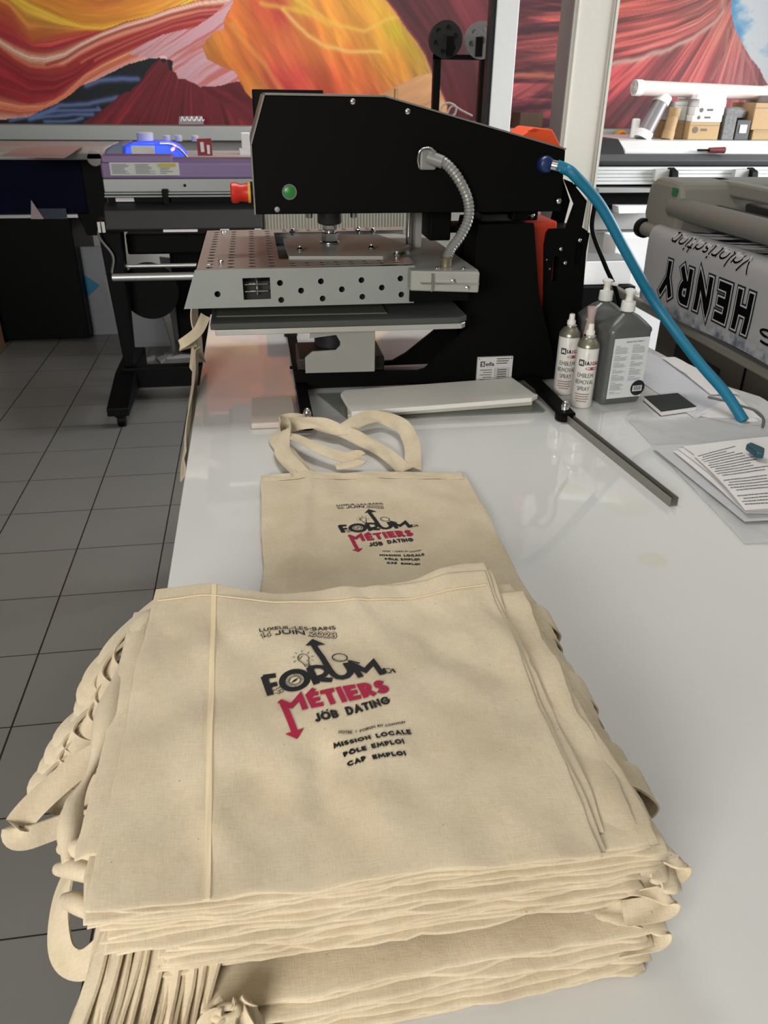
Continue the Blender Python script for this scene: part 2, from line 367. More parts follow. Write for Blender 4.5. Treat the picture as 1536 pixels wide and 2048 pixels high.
# ================================================================== the room
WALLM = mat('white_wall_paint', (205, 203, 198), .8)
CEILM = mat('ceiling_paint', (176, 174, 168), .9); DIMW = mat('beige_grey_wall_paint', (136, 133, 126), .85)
struct(MB().box(-4.5, 6, -3, 7.1, -.1, 0).build('floor', tile_mat()))
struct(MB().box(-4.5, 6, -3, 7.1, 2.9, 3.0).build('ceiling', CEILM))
struct(MB().box(-4.5, 6, 7.0, 7.1, 0, 2.9).build('wall_back', WALLM))
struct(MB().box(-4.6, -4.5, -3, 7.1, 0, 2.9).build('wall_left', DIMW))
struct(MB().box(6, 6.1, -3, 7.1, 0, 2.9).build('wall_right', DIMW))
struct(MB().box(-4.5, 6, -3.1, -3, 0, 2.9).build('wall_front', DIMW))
TRIMG = mat('grey_trunking', (150, 152, 150), .5)
struct(MB().box(-4.5, 6, 6.75, 6.999, 1.255, 1.352).build('trim_1', TRIMG, bevel=.004))

# ---- photographic wallpapers: printed artwork as vertex colours on thin sheets
def inside(x, z, poly):
    m = np.zeros(x.shape, bool); n = len(poly)
    for i in range(n):
        x0, y0 = poly[i]; x1, y1 = poly[(i+1) % n]
        if y0 == y1: continue
        c = ((y0 > z) != (y1 > z)) & (x < (x1-x0)*(z-y0)/(y1-y0)+x0); m ^= c
    return m
def pdist(x, z, line):
    d = np.full(x.shape, 9.)
    for (x0, y0), (x1, y1) in zip(line, line[1:]):
        dx, dy = x1-x0, y1-y0; t = np.clip(((x-x0)*dx+(z-y0)*dy)/(dx*dx+dy*dy+1e-9), 0, 1); d = np.minimum(d, np.hypot(x-x0-t*dx, z-y0-t*dy))
    return d
def idw(x, z, pts, cols, p=3):
    W = 0; C = 0
    for (a, b), c in zip(pts, cols):
        w = 1/((x-a)**2+(z-b)**2+.004)**(p/2); W = W+w; C = C+w[..., None]*np.array(c, float)
    return C/W[..., None]
def streaks(x, z, ang, fl, fc, seed, warp=.12):
    wx = (fbm(x*2.2, z*2.2, seed+5)-.5)*warp; wz = (fbm(x*2.2+9, z*2.2, seed+6)-.5)*warp*1.6; a = math.radians(ang)
    X = x+wx; Z = z+wz; return fbm((X*math.cos(a)+Z*math.sin(a))*fl, (-X*math.sin(a)+Z*math.cos(a))*fc, seed, 5)
def put(img, mask, colr): colr = np.asarray(colr); img[mask] = colr[mask] if getattr(colr, "ndim", 1) == 3 else colr
def lay(img, x, z, line, w, c, k=1.):
    a = (np.exp(-(pdist(x, z, line)/w)**2)*k)[..., None]; img[:] = img*(1-a)+np.array(c, float)*a
def wallpaper(name, x0, x1, z0, z1, paint, label, res=.006, gain=.70):
    nx = int((x1-x0)/res)+1; nz = int((z1-z0)/res)+1
    X, Z = np.meshgrid(np.linspace(x0, x1, nx), np.linspace(z0, z1, nz)); img = np.clip(paint(X, Z), 0, 255)/255
    lin = np.where(img <= .04045, img/12.92, ((img+.055)/1.055)**2.4)*gain
    me = bpy.data.meshes.new(name); n = nx*nz
    me.vertices.add(n+4); co = np.stack([X, np.full(X.shape, 6.994), Z], -1).reshape(-1, 3)
    back = np.array([[x0, 6.9995, z0], [x1, 6.9995, z0], [x1, 6.9995, z1], [x0, 6.9995, z1]])
    me.vertices.foreach_set('co', np.concatenate([co, back]).ravel())
    i = np.arange(nz-1)[:, None]*nx+np.arange(nx-1)[None, :]
    q = np.stack([i, i+1, i+1+nx, i+nx], -1).reshape(-1, 4); c = [0, nx-1, n-1, (nz-1)*nx]
    ex = [[n, n+3, n+2, n+1]]+[[c[k], n+k, n+(k+1) % 4, c[(k+1) % 4]] for k in range(4)]
    q = np.concatenate([q, np.array(ex)]); me.loops.add(q.size); me.loops.foreach_set('vertex_index', q.ravel())
    me.polygons.add(len(q)); me.polygons.foreach_set('loop_start', np.arange(len(q))*4); me.update(calc_edges=True)
    a = me.color_attributes.new('print', 'FLOAT_COLOR', 'POINT'); rgba = np.ones((n+4, 4)); rgba[:n, :3] = lin.reshape(-1, 3); a.data.foreach_set('color', rgba.ravel())
    me.materials.append(vcol_mat(name+'_print', .55)); o = bpy.data.objects.new(name, me); col.objects.link(o)
    return tag(o, label, 'wallpaper')

def paint_canyon(x, z):
    wx = x+(fbm(x*5, z*5, 3)-.5)*.03; wz = z+(fbm(x*5+7, z*5, 4)-.5)*.03
    # flowing ridges on the left: colours interpolated between nested curves
    C = [([(-1.769,2.712),(1.933,2.854)], (215,95,60)),
         ([(-1.831,2.432),(-1.455,2.329),(-0.995,2.223),(-0.524,2.356),(0.09,2.464)], (226,120,54)),
         ([(-1.85,2.346),(-1.58,2.207),(-1.492,2.137),(-1.3,2.057),(-1.151,2.011),(-1.011,2.007),(-0.81,2.049),(-0.551,2.118),(-0.213,2.274),(0.448,2.384)], (230,152,50)),
         ([(-1.863,2.288),(-1.589,2.162),(-1.496,2.113),(-1.304,2.032),(-1.154,1.992),(-1.014,1.989),(-0.813,2.024),(-0.555,2.089),(-0.216,2.237),(0.447,2.354)], (240,196,60)),
         ([(-1.883,2.199),(-1.638,2.085),(-1.588,1.995),(-1.53,1.903),(-1.321,1.938),(-1.14,1.967),(-1.016,1.97),(-0.817,1.999),(-0.558,2.061),(-0.219,2.2),(0.446,2.323)], (216,104,56)),
         ([(-1.937,1.957),(-1.738,1.93),(-1.611,1.876),(-1.512,1.846),(-1.407,1.848),(-1.259,1.892),(-1.035,1.963),(-0.848,2.03),(-0.664,2.071),(-0.515,2.125),(-0.22,2.194),(0.445,2.292)], (168,42,54)),
         ([(-1.94,1.944),(-1.744,1.905),(-1.652,1.847),(-1.555,1.808),(-1.45,1.803),(-1.304,1.834),(-1.188,1.89),(-1.037,1.953),(-0.849,2.02),(-0.665,2.068),(-0.516,2.118),(-0.294,2.173),(0.444,2.261)], (226,140,104)),
         ([(-1.943,1.932),(-1.746,1.892),(-1.654,1.834),(-1.558,1.792),(-1.453,1.787),(-1.306,1.821),(-1.19,1.878),(-1.039,1.941),(-0.851,2.005),(-0.667,2.053),(-0.517,2.103),(-0.295,2.158),(0.443,2.245)], (240,208,192)),
         ([(-1.947,1.913),(-1.753,1.861),(-1.661,1.799),(-1.565,1.753),(-1.462,1.742),(-1.314,1.773),(-1.198,1.833),(-1.044,1.906),(-0.857,1.967),(-0.671,2.021),(-0.521,2.068),(-0.298,2.136),(0.442,2.214)], (222,134,96)),
         ([(-1.95,1.901),(-1.755,1.848),(-1.666,1.774),(-1.571,1.721),(-1.467,1.713),(-1.321,1.734),(-1.204,1.791),(-1.049,1.874),(-0.861,1.935),(-0.674,1.993),(-0.525,2.037),(-0.3,2.111),(0.441,2.198)], (188,66,54)),
         ([(-1.962,1.848),(-1.771,1.772),(-1.586,1.646),(-1.41,1.632),(-1.258,1.683),(-1.059,1.81),(-0.868,1.884),(-0.679,1.951),(-0.491,2.012),(-0.304,2.073),(0.44,2.167)], (158,36,48)),
         ([(-2.001,1.672),(-1.815,1.561),(-1.614,1.497),(-1.428,1.532),(-1.265,1.644),(-1.064,1.771),(-0.872,1.858),(-0.682,1.926),(-0.494,1.987),(-0.307,2.042),(0.438,2.103)], (166,42,50)),
         ([(-2.026,1.558),(-1.829,1.491),(-1.692,1.466),(-1.51,1.474),(-1.353,1.55),(-1.186,1.684),(-1.03,1.758),(-0.839,1.836),(-0.686,1.9),(-0.496,1.968),(-0.31,2.007),(0.435,2.039)], (238,146,104)),
         ([(-2.037,1.509),(-1.839,1.445),(-1.7,1.426),(-1.517,1.441),(-1.358,1.516),(-1.191,1.651),(-1.035,1.726),(-0.843,1.804),(-0.691,1.861),(-0.501,1.923),(-0.316,1.943),(0.433,1.974)], (216,112,82)),
         ([(-2.048,1.459),(-1.85,1.391),(-1.708,1.385),(-1.522,1.414),(-1.365,1.476),(-1.198,1.612),(-1.041,1.686),(-0.849,1.761),(-0.696,1.816),(-0.508,1.858),(-0.327,1.829),(0.428,1.842)], (236,178,166)),
         ([(-2.082,1.308),(-1.874,1.275),(-1.547,1.276),(-1.243,1.33),(-0.75,1.385),(-0.356,1.527),(0.416,1.535)], (214,160,165))]
    zz = [np.interp(x, [p[0] for p in c], [p[1] for p in c]) for c, _ in C]
    img = np.zeros(x.shape+(3,)); img[:] = C[0][1]; band = np.zeros(x.shape)
    for k in range(len(C)-1):
        t = np.clip((zz[k]-z)/np.maximum(zz[k]-zz[k+1], 1e-4), 0, 1); m = z < zz[k]; t = t**1.0
        cc = (1-t)[..., None]*np.array(C[k][1], float)+t[..., None]*np.array(C[k+1][1], float); img[m] = cc[m]; band = np.where(m, k+t, band)
    st = fbm(x*1.4, band*3.2, 21, 5)-.5; st2 = fbm(x*2.2, band*6+fbm(x*3, z*3, 8)*1.2, 23, 4)-.5; img *= (1+.30*st+.36*st2)[..., None]; img += 14*np.clip(st2, 0, 1)[..., None]*4
    lo = np.interp(x, [p[0] for p in C[12][0]], [p[1] for p in C[12][0]]); ri = zz[7]; xs = np.linspace(-1.85, .1, 40)
    for t, c, w_ in ((.16, (150,44,44), .010), (.27, (240,176,150), .009), (.38, (158,46,46), .010), (.50, (234,150,116), .008), (.60, (148,34,44), .012), (.72, (226,128,100), .008), (.84, (170,50,48), .010)):
        hi_ = np.interp(xs, [p[0] for p in C[7][0]], [p[1] for p in C[7][0]]); lo_ = np.interp(xs, [p[0] for p in C[12][0]], [p[1] for p in C[12][0]]); tt_ = t+.05*np.sin(xs*3+t*9)
        L2 = [(float(a), float(b)) for a, b in zip(xs, hi_*(1-tt_)+lo_*tt_) if a > -1.55+t*.6]; lay(img, x, z, L2, w_, c, .7)
    # pale pink slope in the middle, streaked
    P = [(-0.858,1.826),(-0.683,1.919),(-0.513,1.98),(-0.327,2.022),(-0.154,2.121),(-0.037,2.205),(0.073,2.22),(-0.073,2.129),(-0.137,2.052),(-0.089,2.018),(-0.134,2.004),(-0.22,1.986),(-0.262,1.934),(-0.31,1.888),(-0.285,1.803),(-0.185,1.752),(-0.075,1.717),(-0.018,1.657),(-0.329,1.619),(-0.418,1.662),(-0.545,1.693),(-0.586,1.824),(-0.698,1.803)]
    s = streaks(x, z, 30, 1.4, 60, 31, .06); s2 = streaks(x, z, 40, 3, 16, 35)
    pink = np.array((222,172,180.))*(1+(s-.5)[..., None]*.25); pink = pink*(1-np.clip((s-.52)*4, 0, .75)[..., None])+np.array((196,98,88.))*np.clip((s-.52)*4, 0, .75)[..., None]
    put(img, inside(wx, wz, P), pink)
    # cave with blue streaks
    CAVE = [(-2.142,1.355),(-1.851,1.384),(-1.639,1.402),(-1.568,1.437),(-1.413,1.492),(-1.356,1.53),(-1.216,1.611),(-1.12,1.642),(-1.023,1.69),(-0.849,1.765),(-0.712,1.803),(-0.632,1.807),(-0.538,1.789),(-0.542,1.727),(-0.508,1.525),(-0.645,1.316),(-2.155,1.3)]
    put(img, inside(wx, wz, CAVE), np.array((22,27,34.)))
    mc = inside(x, z, CAVE)
    for ln, w in (([(-1.19,1.612),(-1.084,1.646),(-0.936,1.658),(-0.804,1.663)], .02), ([(-1.635,1.385),(-1.402,1.476),(-1.181,1.491),(-0.972,1.534)], .018), ([(-1.781,1.378),(-1.444,1.441),(-1.113,1.451),(-1.126,1.465)], .012), ([(-1.634,1.392),(-1.376,1.415),(-1.169,1.423)], .014), ([(-1.53,1.369),(-1.31,1.374),(-1.251,1.395)], .012)):
        base = img.copy(); lay(img, x, wz, ln, w, (104,126,178), .9); img[~mc] = base[~mc]
    put(img, inside(wx, wz, [(-0.332,1.623),(-0.176,1.638),(-0.022,1.661),(0.001,1.606),(0.047,1.552),(0.143,1.532),(0.812,1.504),(0.81,1.318),(-0.377,1.311)]), np.array((112,30,40.))*(1+.9*(streaks(x, z, -35, 2, 18, 44)-.5))[..., None])
    # red fluted mountain
    MT = [(-1.321,1.305),(-1.216,1.382),(-1.096,1.445),(-1.025,1.503),(-0.951,1.554),(-0.866,1.582),(-0.785,1.64),(-0.74,1.704),(-0.681,1.764),(-0.632,1.804),(-0.607,1.769),(-0.581,1.798),(-0.567,1.726),(-0.518,1.707),(-0.501,1.661),(-0.448,1.668),(-0.375,1.642),(-0.333,1.616),(-0.258,1.562),(-0.187,1.501),(-0.098,1.419),(0.034,1.356),(0.09,1.314)]
    fan = np.arctan2(x-(-.36), 2.05-z); f = .6*fbm(fan*26, (2.0-z)*1.6, 51, 5)+.4*fbm(fan*70, (2.0-z)*3, 52, 4)
    put(img, inside(wx, wz, MT), np.array((116,32,42.))*(.45+1.1*f)[..., None]+np.array((40,10,4.))*np.clip(f-.55, 0, 1)[..., None]*3)
    # glowing orange canyon on the right
    OC = [(0.007,2.78),(2.315,2.869),(2.495,1.328),(0.09,1.314),(0.104,1.532),(0.047,1.545),(0,1.6),(-0.041,1.667),(-0.075,1.717),(-0.185,1.752),(-0.285,1.803),(-0.31,1.888),(-0.262,1.934),(-0.22,1.986),(-0.134,2.004),(-0.137,2.052),(-0.089,2.103),(-0.039,2.186)]
    A = [(-0.005,2.156),(0.143,2.159),(0.289,2.115),(0.441,2.182),(0.626,2.075),(0.818,2.176),(1.047,2.182),(1.202,2.153),(-0.016,1.997),(-0.21,1.896),(0.131,1.968),(0.278,1.905),(0.51,2.008),(0.738,1.947),(0.932,1.984),(1.166,2.022),(1.362,2.026),(-0.141,1.832),(0.045,1.802),(0.273,1.806),(0.505,1.843),(0.776,1.848),(1.05,1.887),(1.326,1.908),(0.036,1.668),(0.229,1.705),(0.423,1.708),(0.656,1.677),(0.893,1.714),(1.17,1.787),(1.451,1.792),(0.106,1.567),(0.321,1.604),(0.614,1.59),(0.972,1.576),(1.215,1.579),(1.461,1.546),(0.599,2.51),(1.194,2.529)]
    K = [(222,120,52),(206,84,54),(204,64,58),(240,190,62),(232,150,56),(234,164,60),(232,178,60),(232,160,60),(222,122,50),(224,140,60),(210,104,50),(214,110,64),(222,124,60),(230,160,62),(222,150,62),(206,186,42),(212,176,50),(220,128,50),(214,112,56),(222,104,66),(224,120,60),(220,110,54),(222,160,60),(196,160,52),(216,128,48),(196,60,62),(200,74,66),(216,96,58),(222,112,58),(224,142,56),(216,170,84),(212,150,66),(190,54,58),(208,76,56),(222,108,70),(226,146,80),(226,160,104),(214,110,50),(226,170,60)]
    oc = idw(x, z, A, K); oc *= (1+.5*(streaks(x, z, -62, 1.6, 14, 61, .12)-.5))[..., None]*(1+.32*(streaks(x, z, -50, 2.5, 60, 66, .1)-.5)*.55)[..., None]
    om = inside(wx, wz, OC)
    for ln, w, c, k in (([(0.308,2.132),(0.398,2.044),(0.49,1.969),(0.622,1.905),(0.815,1.876),(1.05,1.873)], .016, (240,196,110), .8), ([(0.404,2.197),(0.589,2.107),(0.74,2.039),(0.932,2.017),(1.087,2.086),(1.203,2.108)], .014, (236,190,80), .7),
                        ([(-0.069,2.028),(0.049,1.868),(0.157,1.771),(0.227,1.654),(0.281,1.586)], .02, (236,170,80), .5), ([(0.144,2.175),(0.29,2.147),(0.513,2.111),(0.663,2.044)], .018, (238,196,70), .6)):
        lay(oc, wx, wz, ln, w, c, k)
    SAND = [(0.952,1.541),(1.133,1.613),(1.333,1.703),(1.461,1.736),(1.583,1.583),(1.638,1.323),(0.81,1.318)]
    ms = inside(wx, wz, SAND); oc[ms] = (np.array((226,168,118.))*(1+.5*(streaks(x, z, 35, 1.5, 14, 71)-.5))[..., None])[ms]
    put(img, om, oc)
    # dark red curtain of rock
    CU = [(0.969,2.4),(1.077,2.214),(1.163,2.136),(1.228,2.056),(1.349,1.932),(1.416,1.852),(1.478,1.723),(1.54,1.618),(1.599,1.512),(1.638,1.323),(3.385,1.333),(3.098,2.899),(0.823,2.812)]
    E_ = [(1.638,1.323),(1.599,1.512),(1.478,1.723),(1.349,1.932),(1.228,2.056),(1.077,2.214),(0.969,2.4)]; d = np.interp(z, [p[1] for p in E_], [p[0] for p in E_])
    f = fbm((x-d)*16/(1+.6*(z-1.3)), z*.8, 81, 5); cu = np.array((92,36,42.))*(.35+1.35*f)[..., None]
    put(img, inside(wx, wz, CU), cu); lay(img, wx, wz, CU[1:9], .012, (200,120,96), .45)
    return img
wallpaper('wallpaper', -3.4, 2.05, 1.353, 2.88, paint_canyon, 'glowing orange and yellow canyon photo wallpaper with a red fluted peak, left of the pillars')

def paint_wave(x, z):
    X0, Z0 = 3.93, 2.42        # where the strata meet
    wx = x+(fbm(x*4, z*4, 3)-.5)*.05; wz = z+(fbm(x*4+7, z*4, 4)-.5)*.05
    A = [(2.189,2.21),(2.219,1.908),(2.248,1.627),(2.266,1.445),(2.885,2.227),(3.238,2.134),(3.652,2.212),(2.927,1.955),(3.276,1.927),(3.705,1.97),(2.96,1.744),(3.309,1.749),(3.751,1.756),(4.12,1.724),(2.995,1.526),(3.311,1.492),(3.856,2.078),(4.417,1.463),(4.028,1.536)]
    K = [(176,74,60),(150,66,62),(128,54,60),(96,40,52),(200,88,70),(196,90,78),(178,100,88),(196,84,74),(194,80,76),(196,86,80),(184,62,66),(190,70,74),(192,78,80),(200,112,112),(122,32,40),(84,24,32),(204,116,100),(196,130,130),(190,84,88)]
    img = idw(x, z, A, K)
    ridge = [(p[0], p[1]) for p in [(2.158,1.68),(2.826,1.778),(2.991,1.823),(3.2,1.869),(3.448,1.937),(3.65,2.018),(3.783,2.112),(3.844,2.209),(3.844,2.318)]]
    rz = np.interp(x, [p[0] for p in ridge], [p[1] for p in ridge])
    # above the ridge: near horizontal strata; below: fan sweeping to the meeting point
    up_t = (z-rz)*1.0+.16*(x-2.9)*(z-rz); s = fbm(x*1.5, up_t*30, 91, 5)+.6*(fbm(x*2.5, up_t*95, 92, 4)-.5)
    ang = np.arctan2(Z0+.25-z, (X0+.15)-x); s2 = fbm(ang*17, np.hypot(x-X0, z-Z0)*1.0, 93, 5)+.6*(fbm(ang*75, np.hypot(x-X0, z-Z0)*1.6, 94, 4)-.5)
    t = np.where(z > rz, s, s2); img = (img*.8+np.array((40,24,26.)))*(.5+1.05*t)[..., None]+np.array((60,26,14.))*np.clip(t-.55, 0, 1)[..., None]*3
    dk = fbm(x*1.6, z*14, 95, 4); lm = np.clip((2.95-x)*4, 0, 1)*np.clip((dk-.45)*4, 0, .75); img = img*(1-lm[..., None])+np.array((62,34,48.))*lm[..., None]
    lay(img, wx, wz+(fbm(x*14, z*2, 96)-.5)*.02, ridge[1:], .02, (240,196,180), .85); lay(img, x, wz-.03, ridge[1:], .012, (150,60,60), .4)
    lay(img, x, wz, [(2.154,1.726),(2.533,1.731)], .018, (222,130,98), .8)
    for ln in ([(3.945,2.115),(4.031,1.905),(4.015,1.686),(3.927,1.573)], [(3.971,2.081),(4.107,1.87),(4.152,1.669)], [(4.005,2.011),(4.183,1.835),(4.35,1.577)], [(3.922,2.08),(3.942,1.903),(3.871,1.721)]): lay(img, wx, wz, ln, .012, (222,150,140), .6)
    SKY = [(3.711,2.922),(3.845,2.351),(3.904,2.286),(3.911,2.218),(3.979,2.081),(4.067,1.977),(4.17,1.889),(4.274,1.8),(4.387,1.683),(4.532,1.56),(4.88,1.342),(6.779,1.353),(6.055,3.012)]
    c = np.clip((fbm(x*3.2, z*5, 97, 6)+.25*np.exp(-((x-4.25)**2+(z-2.17)**2)/.08)+.2*(z < 1.9)-.5)*6, 0, 1)[..., None]
    put(img, inside(wx, wz, SKY), np.array((104,176,226.))*(1-c)+np.array((238,242,246.))*c)
    return img
wallpaper('wallpaper', 2.0, 5.9, 1.353, 2.88, paint_wave, 'red swirling sandstone wave photo wallpaper with blue cloudy sky, right of the pillars', gain=.52)
for o in [bpy.data.objects['wallpaper.001']]: o.location.y = -.004

# ---- pillars
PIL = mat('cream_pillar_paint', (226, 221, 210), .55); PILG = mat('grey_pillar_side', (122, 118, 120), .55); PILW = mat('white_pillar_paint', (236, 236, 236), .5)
p = struct(MB().box(1.705, 1.944, 4.6, 4.79, 0, 2.9).build('trim_2', PIL, bevel=.004))
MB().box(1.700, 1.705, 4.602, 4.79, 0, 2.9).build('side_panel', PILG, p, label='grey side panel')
g = MB()
for x in (1.725, 1.918): g.box(x, x+.006, 4.594, 4.6, 0, 2.9)
g.box(1.93, 1.944, 4.59, 4.6, 0, 2.9); g.build('cover_strip', PIL, p)
p = struct(MB().box(1.291, 1.41, 4.6, 4.63, 0, 2.9).build('trim_3', PILW, bevel=.004))
MB().box(1.262, 1.291, 4.605, 4.66, 0, 2.9).build('rail', DARK, p, label='dark grey rail')

# ================================================================== behind the table, left
LX = (-1.0, 5.8, 0)
def part(mb, name, m, root, **k):
    l = Vector((0, 0, 0)); r = root
    while r is not None: l = l+r.location; r = r.parent
    return sh(mb, l).build(name, m, root, **k)
t = thing('cabinet_printer', 'black floor-standing machine with dark navy window and grey lid, far left', 'printer', (-2, 6.0, 0))
part(MB().box(-3.0, -1.215, 5.8, 6.5, .02, .835), 'base_cabinet', BLACKP, t, bevel=.006)
part(MB().box(-3.0, -1.16, 5.79, 6.5, .835, .855), 'sill', ALU, t, label='thin silver sill')
part(MB().box(-3.0, -1.09, 5.84, 5.86, .855, 1.185), 'window_panel', NAVY, t)
part(MB().prism([(-1.09, .86), (-1.09, 1.2), (-.93, 1.2), (-.985, .72), (-1.12, .72), (-1.16, .86)], 'y', 5.79, 6.5), 'end_housing', BLACKP, t, bevel=.005)
part(MB().box(-3.0, -1.09, 5.86, 6.5, .86, 1.19), 'body', DARK, t)
lid = part(MB().prism([(5.74, 1.19), (5.74, 1.235), (5.9, 1.26), (6.5, 1.26), (6.5, 1.19)], 'x', -3.0, -.93), 'lid', GREYW, t, bevel=.008)
part(MB().lathe((-.99, 5.74, 1.2), [(.045, 0), (.05, .01), (.05, .07), (.04, .085)], 20, (0, 1, 0)), 'lid_end_cap', GREYW, t, smooth=True)
tag(MB().prism([(-1.349,4.971),(-1.415,5.683),(-1.21,5.855),(-1.072,5.865),(-0.995,4.868)], 'z', 1.262, 1.266).build('card_sheet', mat('pinkish_sheet', (176, 150, 146), .6)), 'pinkish grey flat sheet lying on the lid of the far left machine', 'sheet')
tag(MB().prism([(-1.455,0.832),(-1.432,0.949),(-1.414,0.912),(-1.373,0.831)], 'y', 5.77, 5.775).build('paper_scrap', mat('pink_white_paper', (196, 178, 182), .7)), 'small triangular white paper scrap standing against the navy window', 'paper')
tag(MB().prism([(-1.413,0.83),(-1.401,0.895),(-1.225,0.894),(-1.23,0.829)], 'y', 5.78, 5.784).build('plastic_card', mat('smoky_plastic', (52, 60, 84), .3)), 'dull translucent plastic card standing in front of the navy window', 'card')
# boards leaning between the machines
bw = mat('dull_white_board', (150, 154, 160), .6)
tag(MB().prism([(-1.23, 0), (-1.22, .62), (-.96, .62), (-.9, 0)], 'y', 5.96, 5.98).build('leaning_board', bw), 'pale board with a blue diamond leaning beside the black cabinet', 'board')
MB().prism([(-1.225,0.436),(-1.122,0.354),(-1.209,0.282),(-1.245,0.29)], 'y', 5.954, 5.959).build('blue_mark', mat('sky_blue_film', (38, 130, 170), .5), bpy.data.objects['leaning_board'], label='sky blue diamond')
tag(MB().prism([(-.97, 0), (-1.02, .5), (-.72, .5), (-.63, 0)], 'y', 5.6, 5.62).build('leaning_board', bw), 'dull white board leaning behind the left leg of the mauve printer', 'board')
tag(MB().prism([(-.62, .0), (-.66, .58), (-.5, .56), (-.42, .0)], 'y', 5.75, 5.77).build('leaning_board', mat('grey_board', (112, 114, 116), .6)), 'narrow grey board leaning right of the dull white board', 'board')
for (x, y, a, c) in ((-.82, 5.25, .4, (176, 178, 178)), (-.66, 5.3, 1.3, (150, 150, 150)), (-.52, 5.32, .1, (186, 188, 188))):
    M = Matrix.Rotation(a, 4, 'Z')
    o = MB().prism([(-.12, -.03), (-.02, .04), (.05, .01), (.13, .05), (.1, -.04), (.0, -.02)], 'z', 0, .012).build('paper_scrap', mat('scrap%d' % c[0], c, .7)); o.matrix_world = Matrix.Translation((x, y, .001)) @ M
    tag(o, {.4: 'ragged pale paper offcut on the floor, leftmost of three', 1.3: 'ragged grey paper offcut on the floor, middle of three', .1: 'ragged whitish paper offcut on the floor, rightmost of three'}[a], 'paper', 'paper offcuts under the mauve printer')
tag(MB().box(-1.95, -1.78, 5.55, 5.75, 0, .38).build('cardboard_box', CARD, bevel=.004), 'brown cardboard box cut by the left edge of the picture on the floor', 'box')

# ---- mauve roll printer
PY = 4.45
t = thing('roll_printer', 'wide roll printer with mauve lid, aluminium rail and black T-shaped legs', 'printer', (-.1, 4.5, 0))
part(MB().prism([(PY, 1.195), (PY, 1.27), (PY+.03, 1.286), (PY+.18, 1.286), (PY+.18, 1.195)], 'x', -.745, .85), 'lid', PURPLE, t, bevel=.01)
part(MB().box(-.735, -.39, PY-.004, PY+.12, 1.27, 1.304), 'lid_hatch', PURPLE, t, bevel=.005)
s = part(MB().box(-.70, -.36, PY-.006, PY-.002, 1.212, 1.272), 'instruction_sticker', mat('sticker_grey', (186, 188, 184), .5), t)
part(MB().box(-.462, -.375, PY-.008, PY-.006, 1.252, 1.268), 'warning_strip', mat('dull_yellow', (176, 160, 60), .5), s)
g = MB()
for i in range(9):
    for k in range(2): g.box(-.69+k*.115, -.69+k*.115+.1*R.uniform(.6, 1), PY-.0072, PY-.006, 1.262-i*.0052, 1.2635-i*.0052)
for i in range(4): g.box(-.455, -.46+.07*R.uniform(.5, 1), PY-.0072, PY-.006, 1.245-i*.008, 1.247-i*.008)
part(g, 'sticker_text', DARK, s)
rail = MB().box(-.74, .85, PY-.01, PY+.1, 1.135, 1.195)
for k, z in enumerate((1.125, 1.112)): rail.box(-.74, .85, PY-.03-.01*k, PY+.08, z, z+.008)
part(rail, 'rail', mat('dull_aluminium', (150, 152, 150), .4, metal=.3), t, bevel=.002)
part(MB().box(-.73, .85, PY-.0, PY+.1, 1.085, 1.112), 'media_slot', BLACKP, t)
part(MB().box(-.69, -.6, PY-.02, PY+.02, 1.09, 1.108), 'media_clip', PAPER, t, label='white clip')
part(MB().box(-.455, -.425, PY-.05, PY+.02, 1.075, 1.15), 'lever', BLACKP, t, bevel=.004)
part(MB().cyl((-.34, PY-.014, 1.165), (-.34, PY, 1.165), .007), 'screw', BLACKP, t)
part(MB().prism([(PY-.02, 1.085), (PY-.1, 1.06), (PY-.13, .97), (PY-.1, .955), (PY+.1, .955), (PY+.1, 1.085)], 'x', -.745, .043), 'media_guide', mat('black_ribbed', (20, 20, 21), .5, bump=.3, bscale=300), t, bevel=.006)
for x0, x1 in ((-.46, -.29), (-.175, -.13), (-.0, .035)): part(MB().box(x0, x1, PY-.137, PY-.12, .957, .968), 'guide_mark', PAPER, t, label='white guide mark')
part(MB().box(.05, .86, PY-.02, PY+.4, .9, 1.19), 'end_housing', mat('ribbed_grey_white', (150, 148, 136), .6), t, bevel=.006)
g = MB()
for i in range(46): g.box(.06+i*.0165, .066+i*.0165, PY-.026, PY-.018, .92, 1.13)
part(g, 'end_housing_ribs', mat('ribbed_grey_white2', (176, 174, 162), .6), t)
part(MB().box(.03, .385, PY+.02, PY+.3, 1.28, 1.604), 'control_tower', BLACKP, t, bevel=.006)
part(MB().prism([(-0.805,1),(-0.686,0.999),(-0.72,0.218),(-0.769,0.22),(-0.793,0.697)], 'y', 4.44, 4.56), 'leg', BLACKP, t, bevel=.006)
part(MB().box(.62, .68, 4.44, 4.56, .12, .95), 'leg', BLACKP, t, bevel=.006)
part(MB().lathe((-.60, 4.6, .6), [(.0, 0), (.155, 0), (.155, .02), (0, .02)], 40, (0, 1, 0)), 'take_up_flange', BLACKP, t, smooth=True)
part(MB().box(-.79, .68, 4.42, 4.5, .1, .215), 'cross_beam', BLACKP, t, bevel=.004)
for x in (-.765, .65):
    part(MB().prism([(4.02, .085), (4.02, .13), (4.4, .2), (4.9, .2), (4.9, .085)], 'x', x-.055, x+.055), 'foot', BLACKP, t, bevel=.005)
    for y in (4.1, 4.85):
        c = part(MB().cyl((x-.02, y, .036), (x+.02, y, .036), .036, n=24), 'caster', BLACKP, t, bevel=.004)
        part(MB().box(x-.028, x+.028, y-.03, y+.03, .06, .086), 'caster_fork', BLACKP, c)
part(MB().cyl((-.76, PY-.03, .715), (.68, PY-.03, .715), .02), 'take_up_bar', ALU, t, smooth=True)
part(MB().cyl((-.72, PY+.06, .755), (.68, PY+.06, .755), .01), 'guide_bar', ALU, t, smooth=True)
